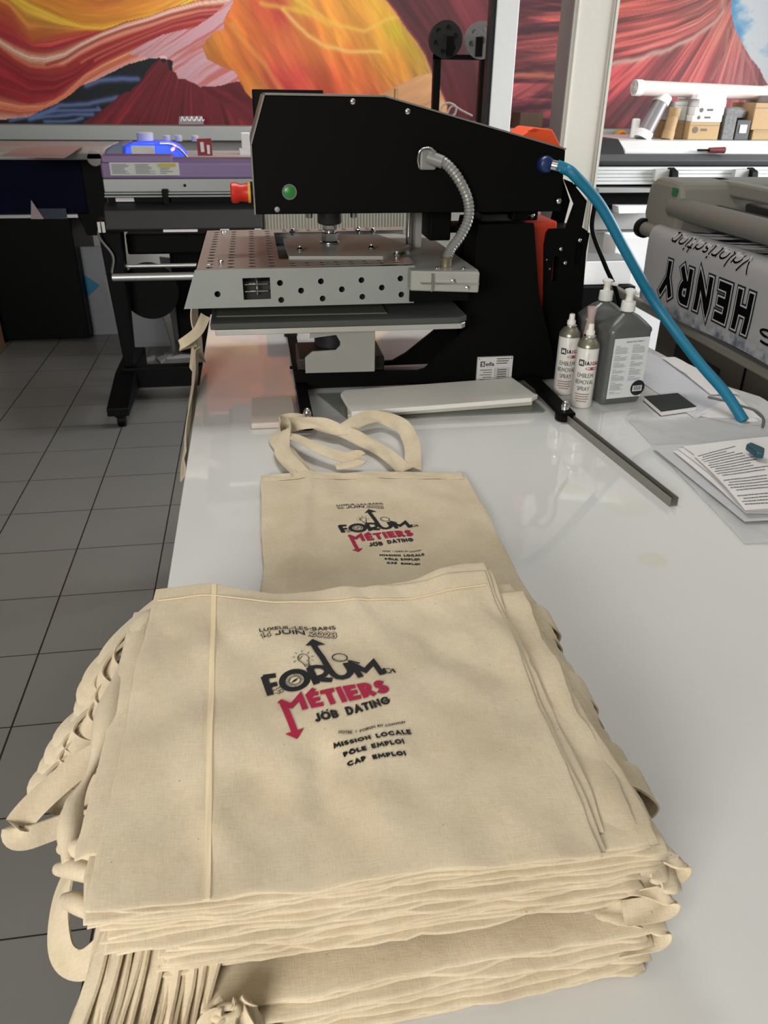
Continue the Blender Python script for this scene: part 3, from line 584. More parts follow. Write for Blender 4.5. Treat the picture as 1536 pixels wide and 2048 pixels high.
part(MB().box(-.7, .66, PY+.2, PY+.4, .79, .9), 'ink_tray', BLACKP, t, bevel=.01)
part(MB().box(-.1, .64, PY+.1, PY+.5, .45, .72), 'take_up_motor', BLACKP, t, bevel=.01)
part(MB().tube([(-.77, 4.4, 1.0), (-.79, 4.38, .93), (-.74, 4.4, .83), (-.76, 4.42, .74)], .006, 8), 'cable', mat('grey_cable', (110, 108, 100), .5), t, smooth=True)
g = MB()
for i in range(2): g.box(-.775+i*.02, -.762+i*.02, 4.3, 4.31, .96, 1.01)
part(g, 'cable_clips', OFFW, t)

# ---- white device with blue-lit cover behind
t = thing('uv_printer', 'flatbed printer with glowing blue cover behind the mauve printer', 'printer', (-.3, 5.4, 0))
part(MB().box(-.78, .8, 5.3, 5.9, 1.12, 1.24), 'body', GREYW, t, bevel=.02)
part(MB().box(-.55, .8, 5.34, 5.9, .02, 1.12), 'stand', BLACKP, t, bevel=.02)
BLUEG = mat('blue_lit_cover', (40, 70, 225), .25, emit=(40, 80, 255), estr=1.3)
part(MB().prism([(-0.746,1.217),(-0.729,1.298),(-0.685,1.307),(-0.497,1.31),(-0.441,1.288),(-0.372,1.217)], 'y', 5.3, 5.7), 'lit_cover', BLUEG, t, bevel=.01)
part(MB().prism([(-0.858,1.218),(-0.843,1.278),(-0.797,1.305),(-0.731,1.31),(-0.743,1.218)], 'y', 5.28, 5.7), 'cover_end', mat('blue_grey_plastic', (110, 120, 150), .4), t, bevel=.01)
part(MB().box(-.69, -.56, 5.26, 5.3, 1.2, 1.30), 'display', PAPER, t, label='white display')
part(MB().tube([p3 for p3 in [(a, 5.31, b) for a, b in [(-0.526,1.313),(-0.454,1.307),(-0.408,1.275),(-0.371,1.228)]]], .009, 8), 'cover_handle', CHROME, t, smooth=True)
part(MB().cyl((-.45, 5.2, 1.285), (-.45, 5.3, 1.285), .008), 'indicator', mat('red_led', (255, 120, 120), .3, emit=(255, 140, 140), estr=3), t)
for i, x in enumerate((-.63, -.5, -.43, -.33)): tag(MB().lathe((x, 5.5, 1.315+.0), [(.02, 0), (.022, .004), (.022, .03), (.016, .034)] if i else [(.045, 0), (.05, .004), (.05, .045), (.04, .05)], 14).build('cap', OFFW, smooth=True), ['large pale round cap on the blue-lit cover', 'small pale cap left of the middle behind the blue cover', 'small pale cap in the middle behind the blue cover', 'small pale cap rightmost behind the blue cover'][i], 'cap', 'pale caps on the blue-lit printer')
# red sign, small card, white boxes on the wall side
t = MB().prism([(-0.316,1.333),(-0.229,1.336),(-0.229,1.236),(-0.317,1.233)], 'y', 5.4, 5.43).build('red_box', mat('dark_red_card', (140, 22, 34), .5)); tag(t, 'dark red carton with white marks beneath the grey trunking', 'box')
g = MB().prism([(-0.297,1.316),(-0.276,1.316),(-0.275,1.261),(-0.296,1.261)], 'y', 5.396, 5.4); g.prism([(-0.259,1.3),(-0.241,1.3),(-0.243,1.25),(-0.258,1.25)], 'y', 5.396, 5.4); g.build('label_marks', PAPER, t)
t = MB().prism([(-0.518,1.365),(-0.508,1.418),(-0.339,1.423),(-0.333,1.366)], 'y', 6.74, 6.76).build('sign_plate', mat('mauve_grey_plate', (130, 118, 120), .4)); t.data.transform(Matrix.Translation((0, .02, 0)))
tag(t, 'small grey plate with white script standing on the trunking before the red peak', 'sign')
q = [(-0.499,1.375),(-0.351,1.376),(-0.496,1.402)]
g = MB()
for i in range(5): g.tube([(q[0][0]+i*.035, 6.757, q[0][1]+.012), (q[0][0]+i*.035+.012, 6.757, q[0][1]+.042), (q[0][0]+i*.035+.022, 6.757, q[0][1]+.014), (q[0][0]+i*.035+.034, 6.757, q[0][1]+.026)], .0035, 6, 5)
g.build('white_script', PAPER, t)
for i, (pts, c) in enumerate((([(-0.048,1.362),(0.006,1.362),(0.003,1.269),(-0.048,1.269)], PAPER), ([(-0.066,1.272),(0.012,1.272),(0.009,1.238),(-0.062,1.238)], PAPER))):
    tag(MB().prism(pts, 'y', 5.5, 5.62).build('white_box', c, bevel=.003), ['upright white box just left of the black press head', 'low white box beneath the upright one left of the press head'][i], 'box')

# ---- spool rack, bottle, tubing behind the press head
t = thing('spool_rack', 'black rectangular frame carrying two filament spools behind the press', 'rack', (1.2, 5.0, 0))
part(MB().box(1.055, 1.095, 4.98, 5.02, 0, 1.79), 'post', BLACKP, t); part(MB().box(1.325, 1.375, 4.98, 5.02, 0, 1.79), 'post', BLACKP, t)
part(MB().box(1.055, 1.375, 4.98, 5.02, 1.765, 1.79), 'crossbar', BLACKP, t)
part(MB().box(1.0, 1.45, 4.9, 5.3, 1.2, 1.4), 'base_plate', DARK, t, bevel=.01)
for x in (1.135, 1.30): part(MB().box(x-.017, x+.017, 4.93, 4.96, 1.78, 1.875), 'spool_arm', BLACKP, t)
for i, (x, c) in enumerate(((1.115, (30, 30, 32)), (1.318, (128, 128, 128)))):
    s = thing('filament_spool', ['black filament spool with round cut-outs on the rack', 'translucent grey filament spool on the rack, beside the black one'][i], 'spool', (x-.005 if i else x, 4.99, 1.86), 'filament spools on the rack')
    M2 = mat('spool%d' % i, c, .4)
    ho = [circ(x+.058*math.cos(a), 1.86+.058*math.sin(a), .015) for a in [k*PI/3+.3 for k in range(6)]]+[circ(x, 1.86, .022)]
    part(plate(circ(x, 1.86, .093, 40), ho, 'y', 4.965, 4.972), 'flange', M2, s)
    part(MB().lathe((x, 4.972, 1.86), [(.03, 0), (.05, 0), (.05, .04), (.09, .041), (.09, .046), (.03, .046)], 30, (0, 1, 0)), 'hub', M2, s, smooth=True)
tag(MB().tube([(a, 4.9, b) for a, b in [(1.083,1.493),(1.096,1.533),(1.13,1.549),(1.175,1.529),(1.165,1.488),(1.127,1.493),(1.154,1.534),(1.214,1.509),(1.274,1.484)]], .006, 8).build('clear_tube', mat('clear_tubing', (200, 190, 190), .2), smooth=True), 'loop of clear plastic tubing between the posts of the spool rack', 'tube')
q = [(1.158,1.499),(1.154,1.699)]
tag(MB().lathe((q[0][0], 6.87, 1.353), [(.036, 0), (.04, .01), (.04, .13), (.016, .18), (.014, .25), (.016, .27)], 20).build('bottle', mat('smoky_bottle', (150, 112, 70), .3), smooth=True), 'slim smoky bottle standing on the trunking before the orange wallpaper', 'bottle')
t = tag(MB().box(1.75, 2.0, 6.76, 6.98, 1.353, 1.40).build('carton', mat('dull_grey_carton', (140, 140, 142), .6), bevel=.004), 'grey carton between the two pillars at the foot of the wallpaper', 'box')
tag(MB().box(2.15, 2.34, 6.76, 6.98, 1.353, 1.47).build('carton', mat('dark_brown_carton', (84, 62, 48), .7), bevel=.004), 'dark brown carton seen between the pillars before the wallpaper', 'box')

# ================================================================== behind the table, right
WALU = mat('white_anodised', (214, 216, 216), .35, metal=.15)
t = thing('wide_format_printer', 'long large-format printer with white aluminium covers spanning the right background', 'printer', (3.6, 5.4, 0))
part(MB().prism([(5.3, 1.262), (5.3, 1.285), (5.42, 1.335), (6.3, 1.335), (6.3, 1.262)], 'x', 2.41, 5.6), 'top_cover', WALU, t, bevel=.006)
part(MB().prism([(5.27, 1.25), (5.33, 1.30), (5.42, 1.345), (6.3, 1.345), (6.3, 1.25)], 'x', 2.2, 2.41), 'end_cap', DARK, t, bevel=.006)
part(MB().prism([(5.28, 1.195), (5.24, 1.225), (5.28, 1.262), (6.2, 1.262), (6.2, 1.195)], 'x', 2.2, 5.6), 'mid_band', mat('charcoal_band', (66, 66, 68), .4), t, bevel=.006)
g = MB()
for i in range(5): g.box(2.2, 5.6, 5.24-.004*i, 5.9, 1.17-.021*i, 1.188-.021*i)
part(g, 'front_rail', WALU, t, bevel=.001)
part(MB().box(2.2, 5.6, 5.3, 6.2, .95, 1.195), 'body', BLACKP, t)
for x in (2.72, 3.28, 3.84, 4.4, 4.96):
    l = part(MB().prism([(5.12, 1.07), (5.15, 1.17), (5.22, 1.19), (5.24, 1.07)], 'x', x-.035, x+.012), 'pinch_lever', BLACKP, t, bevel=.005)
    part(MB().box(x-.13, x-.035, 5.185, 5.225, 1.11, 1.178), 'lever_block', GREYW, l)
part(MB().box(2.2, 5.6, 5.14, 5.3, 1.045, 1.068), 'lower_lip', ALU, t)
part(MB().cyl((2.2, 5.38, .985), (5.6, 5.38, .985), .062, n=28), 'media_roll', BLACKP, t, smooth=True)
part(MB().box(2.05, 3.3, 5.25, 5.6, .80, .91), 'stand_panel', GREYW, t, bevel=.004)
part(MB().cyl((2.05, 5.3, .79), (3.2, 5.3, .79), .022), 'stand_tube', GREYW, t, smooth=True)
part(MB().box(2.0, 4.5, 5.2, 5.3, .50, .615), 'cross_beam', BLACKP, t, bevel=.004)
for x in (2.5, 5.2): part(MB().box(x, x+.07, 5.35, 5.42, 0, .95), 'leg', GREYW, t)
part(MB().prism([(a, b) for a, b in [(2.33,0.966),(2.581,0.964),(2.658,0.927),(2.341,0.923)]], 'y', 5.1, 5.2), 'cover_sheet', PAPER, t)
# white cartons under it, and a white block in place of daylit floor
tag(MB().box(2.28, 2.72, 4.95, 5.15, .0, .80).build('white_block', PAPER, bevel=.004), 'large white carton under the right printer, behind the blue hose', 'box')
t = MB().box(1.98, 2.3, 4.7, 4.94, .56, .70).build('white_block', PAPER, bevel=.004); tag(t, 'low white carton with grey top beside the cream pillar', 'box')
MB().box(1.985, 2.295, 4.705, 4.935, .70, .706).build('top_flap', mat('flap_grey', (120, 120, 122), .6), t, label='grey top')
tag(MB().box(1.97, 2.32, 4.66, 4.96, .0, .555).build('crate', BLACKP, bevel=.006), 'black crate beneath the low white carton beside the pillar', 'crate')
tag(MB().box(2.5, 3.3, 5.6, 6.2, .0, .42).build('white_block', PAPER, bevel=.004), 'long white block standing in for the daylit floor behind the pump bottles', 'box')  # white block added to give the brightness of daylight on the floor
tag(MB().box(2.44, 2.50, 5.42, 5.48, 0, .16).build('post_stub', ALU, bevel=.003), 'short grey metal post on the bright floor tiles behind the bottles', 'post')
tag(MB().tube([(1.99, 4.6, .44), (2.08, 4.7, .40), (2.2, 4.9, .2), (2.3, 5.1, .03), (2.3, 4.9, .006), (2.36, 4.5, .006)], .006, 8).build('wire', mat('beige_wire', (176, 160, 120), .5), smooth=True), 'thin beige wire hanging by the cream pillar down to the floor', 'cable')
# things on top of the wide printer
ZT = 1.337
def rolltube(name, label, p0, p1, r, m, capm, cat='roll'):
    p0, p1 = Vector(p0), Vector(p1); t = thing(name, label, cat, p0); d = (p1-p0).normalized()
    part(MB().cyl(p0, p1, r, n=26), 'roll_body', m, t, smooth=True)
    for e, q in ((p0, -1), (p1, 1)): part(MB().lathe(e-d*.0, [(r*.55, 0), (r*1.08, 0), (r*1.08, .05), (r*.95, .055)], 26, tuple(d*(1 if q < 0 else -1))), 'end_cap', capm, t, smooth=True)
rolltube('paper_roll', 'long white paper roll lying across the boxes on the right printer', (2.56, 5.62, 1.645), (3.62, 5.74, 1.622), .045, mat('roll_paper_pinkish', (208, 190, 184), .5), PAPER)
rolltube('paper_roll', 'grey plastic-wrapped roll with white cap leaning upright beside the boxes', (2.665, 5.62, 1.335), (2.80, 5.66, 1.60), .052, mat('grey_wrap', (118, 114, 116), .35), PAPER)
rolltube('paper_roll', 'short brown cardboard tube standing right of the grey wrapped roll', (2.84, 5.6, 1.335), (2.875, 5.62, 1.525), .038, CARD, CARD)
tag(MB().box(2.61, 2.66, 5.66, 5.7, ZT, 1.46).build('white_tube', PAPER, bevel=.01), 'short white tube standing left of the grey wrapped roll', 'tube')
def carton(x0, x1, z0, z1, m, label, y0=5.55, y1=5.85, mark=None, grp=None):
    t = MB().box(x0, x1, y0, y1, z0, z1).build('carton', m, bevel=.003); tag(t, label, 'box', grp)
    mk = MB().box(x0+.002, x1-.002, y0-.0012, y0, z0+(z1-z0)*.80, z0+(z1-z0)*.82)
    if mark: mk.lathe((x0+.045, y0, (z0+z1)/2+.006), [(.0, -.002), (min(.02, (z1-z0)*.3), -.002), (min(.02, (z1-z0)*.3), 0)], 16, (0, 1, 0)); mk.box(x0+.085, x0+.13, y0-.0015, y0, (z0+z1)/2, (z0+z1)/2+.014)
    mk.build('print_mark', mat('box_mark', (92, 84, 76), .7), t); return t
carton(2.965, 3.185, ZT, 1.445, mat('kraft_box', (164, 136, 96), .75), 'brown box with a round emblem, bottom of the box stack on the right printer', mark=1)
carton(2.975, 3.190, 1.446, 1.486, PAPER, 'slim white box directly on the brown box with round emblem', mark=1)
carton(2.985, 3.195, 1.487, 1.535, PAPER, 'white box, second of the two with emblem above the brown box', mark=1)
carton(3.005, 3.200, 1.536, 1.580, PAPER, 'plain white box near the top of the emblem box stack')
carton(2.88, 2.96, ZT, 1.45, mat('kraft_shade', (140, 112, 80), .75), 'narrow brown box left of the white box stack', y0=5.62, y1=5.9)
carton(2.87, 2.96, 1.451, 1.565, GREYW, 'grey narrow box above the narrow brown box', y0=5.62, y1=5.9)
carton(3.215, 3.30, ZT, 1.53, mat('patterned_dark', (96, 94, 94), .6, noise=.9, nscale=60), 'dark mottled carton right of the emblem box stack')
carton(3.31, 3.41, ZT, 1.46, mat('black_carton', (42, 42, 44), .5), 'small black carton with a white label on the right printer')
MB().box(3.335, 3.385, 5.545, 5.549, 1.38, 1.43).build('label', PAPER, bpy.data.objects['carton.009'] if 'carton.009' in bpy.data.objects else None)
tag(MB().lathe((3.35, 5.68, 1.462), [(.03, 0), (.075, .01), (.085, .05), (.04, .075)], 20).build('plastic_bag', mat('silver_bag', (150, 148, 152), .3), smooth=True), 'crumpled silvery plastic bag on the small black carton', 'bag')
carton(3.42, 3.60, 1.40, 1.565, CARD, 'brown cardboard carton at the right edge with a grey label')
carton(3.44, 3.66, ZT, 1.399, mat('kraft_dark', (150, 122, 84), .75), 'flat brown carton beneath the right-edge cardboard carton')
carton(3.52, 3.66, 1.566, 1.61, mat('grey_lilac_box', (150, 140, 142), .6), 'lilac grey box topmost at the right edge')
t = MB().box(2.99, 3.20, 5.56, 5.84, 1.581, 1.61).build('paper_tray', PAPER, bevel=.003); tag(t, 'flat white tray topmost on the emblem box stack', 'tray')
t = thing('screwdriver', 'red and black handled tool lying on the right printer cover', 'tool', (3.0, 5.25, 1.27))
part(MB().cyl((2.98, 5.27, 1.288), (3.09, 5.27, 1.288), .016, .02, 16), 'handle', mat('dark_red_handle', (96, 24, 28), .4), t, smooth=True)
part(MB().cyl((2.9, 5.27, 1.288), (2.98, 5.27, 1.288), .007), 'shaft', BLACKP, t, smooth=True)
t = thing('emergency_button', 'red and yellow emergency stop on the wall trunking right of the cream pillar', 'button', (3.02, 6.74, 1.31))
part(MB().cyl((3.0, 6.70, 1.30), (3.0, 6.74, 1.30), .05), 'collar', YELLOW, t); part(MB().lathe((3.0, 6.70, 1.30), [(.03, 0), (.035, -.02), (.02, -.035)], 20, (0, 1, 0)), 'mushroom_head', REDBTN, t, smooth=True)
tag(MB().box(3.1, 3.55, 6.5, 6.74, 1.24, 1.38).build('white_box', PAPER, bevel=.004), 'long white box along the trunking right of the emergency stop', 'box')

# ================================================================== laminator with the printed banner, right of the table
t = thing('roll_laminator', 'greige roll laminator with long top roller standing right of the white table', 'laminator', (1.7, 2.0, 0))
part(MB().prism([(2.76, 1.13), (2.86, 1.16), (2.89, 1.22), (2.88, 1.32), (2.83, 1.345), (2.74, 1.345), (2.66, 1.34), (2.62, 1.25), (2.64, 1.16)], 'x', 1.42, 1.95), 'end_housing', BEIGEM, t, bevel=.02)
part(MB().box(1.417, 1.42, 2.66, 2.695, 1.30, 1.325), 'green_switch', mat('dark_green_plastic', (20, 96, 56), .4), t)
part(MB().cyl((1.44, .6, 1.262), (1.44, 2.70, 1.262), .034, n=28), 'top_roller', mat('greige_roller', (104, 102, 96), .45), t, smooth=True)
part(MB().cyl((1.56, .6, 1.235), (1.56, 2.66, 1.235), .04, n=28), 'pressure_roller', mat('dark_roller', (40, 40, 40), .4), t, smooth=True)
part(MB().box(1.60, 1.66, .6, 2.8, 1.30, 1.345), 'cross_beam', BEIGEM, t, bevel=.008)
part(MB().box(1.66, 1.95, .6, 2.8, 1.0, 1.28), 'body', mat('dark_body', (56, 55, 53), .5), t, bevel=.01)
part(MB().box(1.46, 1.9, .6, 2.87, 1.155, 1.185), 'feed_table', mat('feed_table_dark', (72, 71, 68), .45), t, bevel=.004)
part(MB().cyl((1.415, .6, 1.17), (1.415, 2.84, 1.17), .024, n=20), 'idler_bar', BEIGEM, t, smooth=True)
part(MB().lathe((1.415, 2.84, 1.17), [(.022, 0), (.034, .004), (.034, .03), (.022, .04)], 16, (0, 1, 0)), 'bar_knob', BLACKP, t, smooth=True)
part(MB().prism([(3.10, .925), (3.09, .895), (1.0, .895), (1.0, .925)], 'x', 1.40, 1.43), 'lower_rail', BEIGEM, t, bevel=.006)
CAB = mat('taupe_cabinet', (88, 82, 74), .5)
part(MB().box(1.50, 1.95, .6, 2.78, .12, .90), 'cabinet', CAB, t, bevel=.01)
part(MB().box(1.495, 1.50, 2.32, 2.62, .56, .80), 'opening_shade_panel', mat('near_black', (10, 10, 10), .6), t)  # near-black panel painted as the shade inside an opening
part(MB().box(1.494, 1.50, 2.18, 2.184, .14, .88), 'panel_seam', BLACKP, t)
for y in (.75, 2.65): part(MB().box(1.52, 1.62, y-.04, y+.04, 0, .13), 'foot', BLACKP, t)
# banner: a curved sheet over the idler bar, hanging down
prof = [(1.60, 1.189), (1.50, 1.189), (1.43, 1.198), (1.402, 1.192), (1.387, 1.165), (1.386, 1.10), (1.388, 1.03), (1.386, .97), (1.388, .94)]
pr = spline([(a, 0, b) for a, b in prof], 4); B = MB(); n = len(pr)
ys = [2.745-.04*i for i in range(45)]
for y in ys:
    for p in pr:
        k = max(0, (1.19-p.z)/.25); B.v.append((p.x+.004*math.sin(y*9)*k, y, p.z if p.z > 1.0 else p.z+.006*math.sin(y*7)))
for y in ys:
    for p in pr:
        k = max(0, (1.19-p.z)/.25); B.v.append((p.x+.004*math.sin(y*9)*k+.0012, y, (p.z if p.z > 1.0 else p.z+.006*math.sin(y*7))-.0012*(p.x > 1.42)))
N0 = len(ys)*n
for i in range(len(ys)-1):
    for j in range(n-1):
        a = i*n+j; B.f.append((a, a+1, a+1+n, a+n)); B.f.append((N0+a, N0+a+n, N0+a+1+n, N0+a+1))
def banner_mat():
    m = bpy.data.materials.new('banner_print'); m.use_nodes = True; nt = m.node_tree; L = nt.links; b = nt.nodes['Principled BSDF']; b.inputs['Roughness'].default_value = .4
    g = nt.nodes.new('ShaderNodeTexCoord'); s = nt.nodes.new('ShaderNodeSeparateXYZ'); L.new(g.outputs['Object'], s.inputs[0])
    n = nt.nodes.new('ShaderNodeTexNoise'); n.inputs['Scale'].default_value = 9; n.inputs['Detail'].default_value = 8; n.inputs['Roughness'].default_value = .7; L.new(g.outputs['Object'], n.inputs['Vector'])
    a = nt.nodes.new('ShaderNodeMath'); a.operation = 'MULTIPLY_ADD'; a.inputs[1].default_value = .09; L.new(n.outputs['Fac'], a.inputs[0]); L.new(s.outputs[2], a.inputs[2])
    r = nt.nodes.new('ShaderNodeMapRange'); r.inputs[1].default_value = 1.0; r.inputs[2].default_value = 1.03; L.new(a.outputs[0], r.inputs[0])
    c1 = nt.nodes.new('ShaderNodeValToRGB'); c1.color_ramp.elements[0].position = .35; c1.color_ramp.elements[0].color = (.10, .12, .17, 1); c1.color_ramp.elements[1].position = .62; c1.color_ramp.elements[1].color = (.36, .38, .40, 1)
    n2 = nt.nodes.new('ShaderNodeTexNoise'); n2.inputs['Scale'].default_value = 30; n2.inputs['Detail'].default_value = 8; L.new(g.outputs['Object'], n2.inputs['Vector']); L.new(n2.outputs['Fac'], c1.inputs[0])
    x = nt.nodes.new('ShaderNodeMix'); x.data_type = 'RGBA'; L.new(r.outputs[0], x.inputs[0]); L.new(c1.outputs[0], x.inputs[6]); x.inputs[7].default_value = (.30, .30, .305, 1)
    L.new(x.outputs[2], b.inputs['Base Color']); return m
ban = tag(B.build('printed_banner', banner_mat(), smooth=True), 'grey printed banner with upside-down HENRY lettering hanging over the laminator', 'banner')
def on_banner(y, z, k):
    w = max(0, (1.19-z)/.25); x = np.interp(z, [p.z for p in pr[::-1]], [p.x for p in pr[::-1]]) if z < 1.19 else 1.40
    return (x+.004*math.sin(y*9)*w-.0006-.0006*k, y, z)
def bword(s, y0, y1, zb, zt, w, k, gap, parent, name, m):
    mb = MB()
    e = (w-.024)/2; y0 -= e; y1 += e; zb += e; zt -= e; W = sum(G[c][0] for c in s); ng = len(s)-1; u0 = (2.60-2.055-.024*(ng+1))/(W+.42*ng); gap = (.42*u0-(w-.024))/u0
    for V, F in word(s, (y0, zb), (y1, zb), (y0, zt), w, gap, .01): mb.add([on_banner(a, b, k) for a, b in V], F)
    return mb.build(name, m, parent)
HB = (2.055, 2.60, 1.108, .992)
bword('HENRY', *HB, .044, 1, .12, ban, 'lettering_shadow', mat('banner_dark', (24, 26, 32), .6, spec=.1))
bword('HENRY', *HB, .033, 2, .32, ban, 'lettering_outline', mat('banner_pale', (176, 176, 178), .5), )
bword('HENRY', *HB, .024, 3, .32, ban, 'lettering', mat('banner_black', (3, 3, 4), .7, spec=.05))
for k, w_, m_ in ((1, .0105, 'banner_pale'), (2, .0065, 'banner_black')):
    mb = MB()
    for V, F in word('V', (2.10, 1.197), (2.16, 1.197), (2.115, 1.150), .0065, .1, .01, w_)+word('alorisation', (2.155, 1.197), (2.575, 1.197), (2.180, 1.150), .0065, .12, .01, w_): mb.add([on_banner(a, b, k) for a, b in V], F)
    mb.build('script_lettering', MATS[m_], ban)
g = MB()
q = [(1.994,1.035),(1.904,0.992)]
for V, F in word('S', (q[1][0], q[0][1]), (q[0][0], q[0][1]), (q[1][0], q[1][1]), .007): g.add([on_banner(a, b, 3) for a, b in V], F)
g.build('lettering_fragment', MATS['banner_black'], ban)

# ================================================================== the white table
TOP = .92
def table_mat():
    m = bpy.data.materials.new('glossy_white_laminate'); m.use_nodes = True; nt = m.node_tree; L = nt.links; b = nt.nodes['Principled BSDF']
    g = nt.nodes.new('ShaderNodeNewGeometry'); n = nt.nodes.new('ShaderNodeTexNoise'); n.inputs['Scale'].default_value = 2.2; n.inputs['Detail'].default_value = 5; L.new(g.outputs['Position'], n.inputs['Vector'])
    r = nt.nodes.new('ShaderNodeValToRGB'); r.color_ramp.elements[0].position = .3; r.color_ramp.elements[0].color = (.66, .665, .66, 1); r.color_ramp.elements[1].position = .7; r.color_ramp.elements[1].color = (.70, .705, .70, 1)
    L.new(n.outputs['Fac'], r.inputs[0]); prev = r.outputs[0]
    # faint yellow scorch rings and tiny specks
    for (cx, cy, rad, c, k) in ((.62, 1.03, .028, (.62, .58, .36, 1), .35), (.58, 1.30, .03, (.60, .55, .36, 1), .22), (.66, 1.22, .05, (.62, .58, .40, 1), .18)):
        vm = nt.nodes.new('ShaderNodeVectorMath'); vm.operation = 'DISTANCE'; vm.inputs[1].default_value = (cx, cy, TOP); L.new(g.outputs['Position'], vm.inputs[0])
        mr = nt.nodes.new('ShaderNodeMapRange'); mr.inputs[1].default_value = rad*.7; mr.inputs[2].default_value = rad; mr.inputs[3].default_value = k; mr.inputs[4].default_value = 0; L.new(vm.outputs['Value'], mr.inputs[0])
        mx = nt.nodes.new('ShaderNodeMix'); mx.data_type = 'RGBA'; L.new(mr.outputs[0], mx.inputs[0]); L.new(prev, mx.inputs[6]); mx.inputs[7].default_value = c; prev = mx.outputs[2]
    v = nt.nodes.new('ShaderNodeTexVoronoi'); v.inputs['Scale'].default_value = 9; L.new(g.outputs['Position'], v.inputs['Vector'])
    sp = nt.nodes.new('ShaderNodeMapRange'); sp.inputs[1].default_value = .006; sp.inputs[2].default_value = .012; sp.inputs[3].default_value = .6; sp.inputs[4].default_value = 0; L.new(v.outputs['Distance'], sp.inputs[0])
    mx = nt.nodes.new('ShaderNodeMix'); mx.data_type = 'RGBA'; L.new(sp.outputs[0], mx.inputs[0]); L.new(prev, mx.inputs[6]); mx.inputs[7].default_value = (.12, .11, .1, 1)
    L.new(mx.outputs[2], b.inputs['Base Color'])
    b.inputs['Roughness'].default_value = .5; b.inputs['Coat Weight'].default_value = 1; b.inputs['Coat IOR'].default_value = 1.52; b.inputs['Coat Roughness'].default_value = .035
    n2 = nt.nodes.new('ShaderNodeTexNoise'); n2.inputs['Scale'].default_value = 2.5; L.new(g.outputs['Position'], n2.inputs['Vector'])
    bp = nt.nodes.new('ShaderNodeBump'); bp.inputs['Strength'].default_value = .06; bp.inputs['Distance'].default_value = .01; L.new(n2.outputs['Fac'], bp.inputs['Height']); L.new(bp.outputs[0], b.inputs['Coat Normal'])
    return m
tb = thing('work_table', 'long glossy white work table carrying the press and the tote bags', 'table', (.5, 1.6, 0))
part(MB().prism([(-.168, .12), (1.26, .12), (1.26, 1.75), (1.205, 1.86), (1.12, 2.75), (-.168, 2.75)], 'z', .882, TOP), 'tabletop', table_mat(), tb, bevel=.0015)
for x in (-.08, 1.05):
    for y in (.3, 2.6): part(MB().box(x-.03, x+.03, y-.03, y+.03, 0, .88), 'leg', ALU, tb)
for y in (.3, 2.6): part(MB().box(-.08, 1.05, y-.02, y+.02, .82, .88), 'frame_rail', ALU, tb)

# ================================================================== the heat press
HP = thing('heat_press', 'large black pneumatic heat press with perforated steel platen cover and green button', 'heat press', (.4, 2.08, TOP))
def hp(mb, name, m, root=None, **k):
    mb = sh(mb, HP.location); return mb.build(name, m, root or HP, **k)
YN, YF = 1.93, 2.23
near = [(0.079,0.974),(0.395,0.962),(0.415,0.967),(0.525,1.076),(0.53,1.142),(0.53,1.321),(0.671,1.323),(0.703,1.15),(0.771,0.958)]+[(.79, .926), (.078, .926)]
body = hp(plate(near, [], 'y', 1.93, 1.942), 'side_plate', BLACK)
far = [(.07, .926), (.072, .925), (.072, .93)]+[(0.358,0.938),(0.395,0.958),(0.489,1.032)]+[(.53, 1.32), (.671, 1.325), (.697, 1.16), (.775, .958), (.79, .926)]
hp(plate([(a+.0, b) for a, b in far[1:]], [], 'y', 2.10, 2.112), 'side_plate', BLACK)
hp(MB().prism([(.535, .93), (.535, 1.31), (.665, 1.318), (.69, 1.16), (.765, .95), (.765, .93)], 'y', 1.945, 2.10), 'column', BLACK, bevel=.003)
hp(MB().box(.09, .31, 1.945, 2.10, .93, 1.0), 'ram_block', mat('dark_brown_steel', (40, 32, 30), .5), bevel=.004)
hp(MB().cyl((.19, 2.08, 1.0), (.19, 2.08, 1.1), .05), 'lower_spindle', DARK, smooth=True)
# feet
for x0, x1, yn in ((.678, .716, 1.635), (.078, .106, 1.665)):
    r_ = hp(MB().box(x0, x1, yn, 2.5, .932, .944), 'foot_rail', BLACK, bevel=.003)
for x, y in ((.695, 1.655), (.092, 1.68), (.70, 2.45), (.092, 2.45)):
    f = hp(MB().lathe((x, y, .9205), [(.018, 0), (.021, .003), (.021, .014), (.016, .017)], 24), 'rubber_foot', BLACKP, smooth=True)
    hp(MB().lathe((x, y, .944), [(.009, 0), (.0095, .012), (.007, .02), (.003, .024)], 16), 'dome_nut', CHROME, f, smooth=True)
# bracket plate under the lower platen
brk = [(0.115,1.104),(0.271,1.102),(0.27,0.992),(0.101,0.994),(0.101,1.032),(0.119,1.047),(0.176,1.049),(0.186,1.059),(0.187,1.068),(0.177,1.086),(0.114,1.079)]
hp(plate(brk, [], 'y', 1.85, 1.855), 'support_bracket', STEEL)
hp(MB().box(.268, .272, 1.855, 2.25, .992, 1.10), 'bracket_return', STEEL)
hp(MB().box(.10, .27, 1.9, 2.25, 1.085, 1.104), 'platen_mount', DARK)
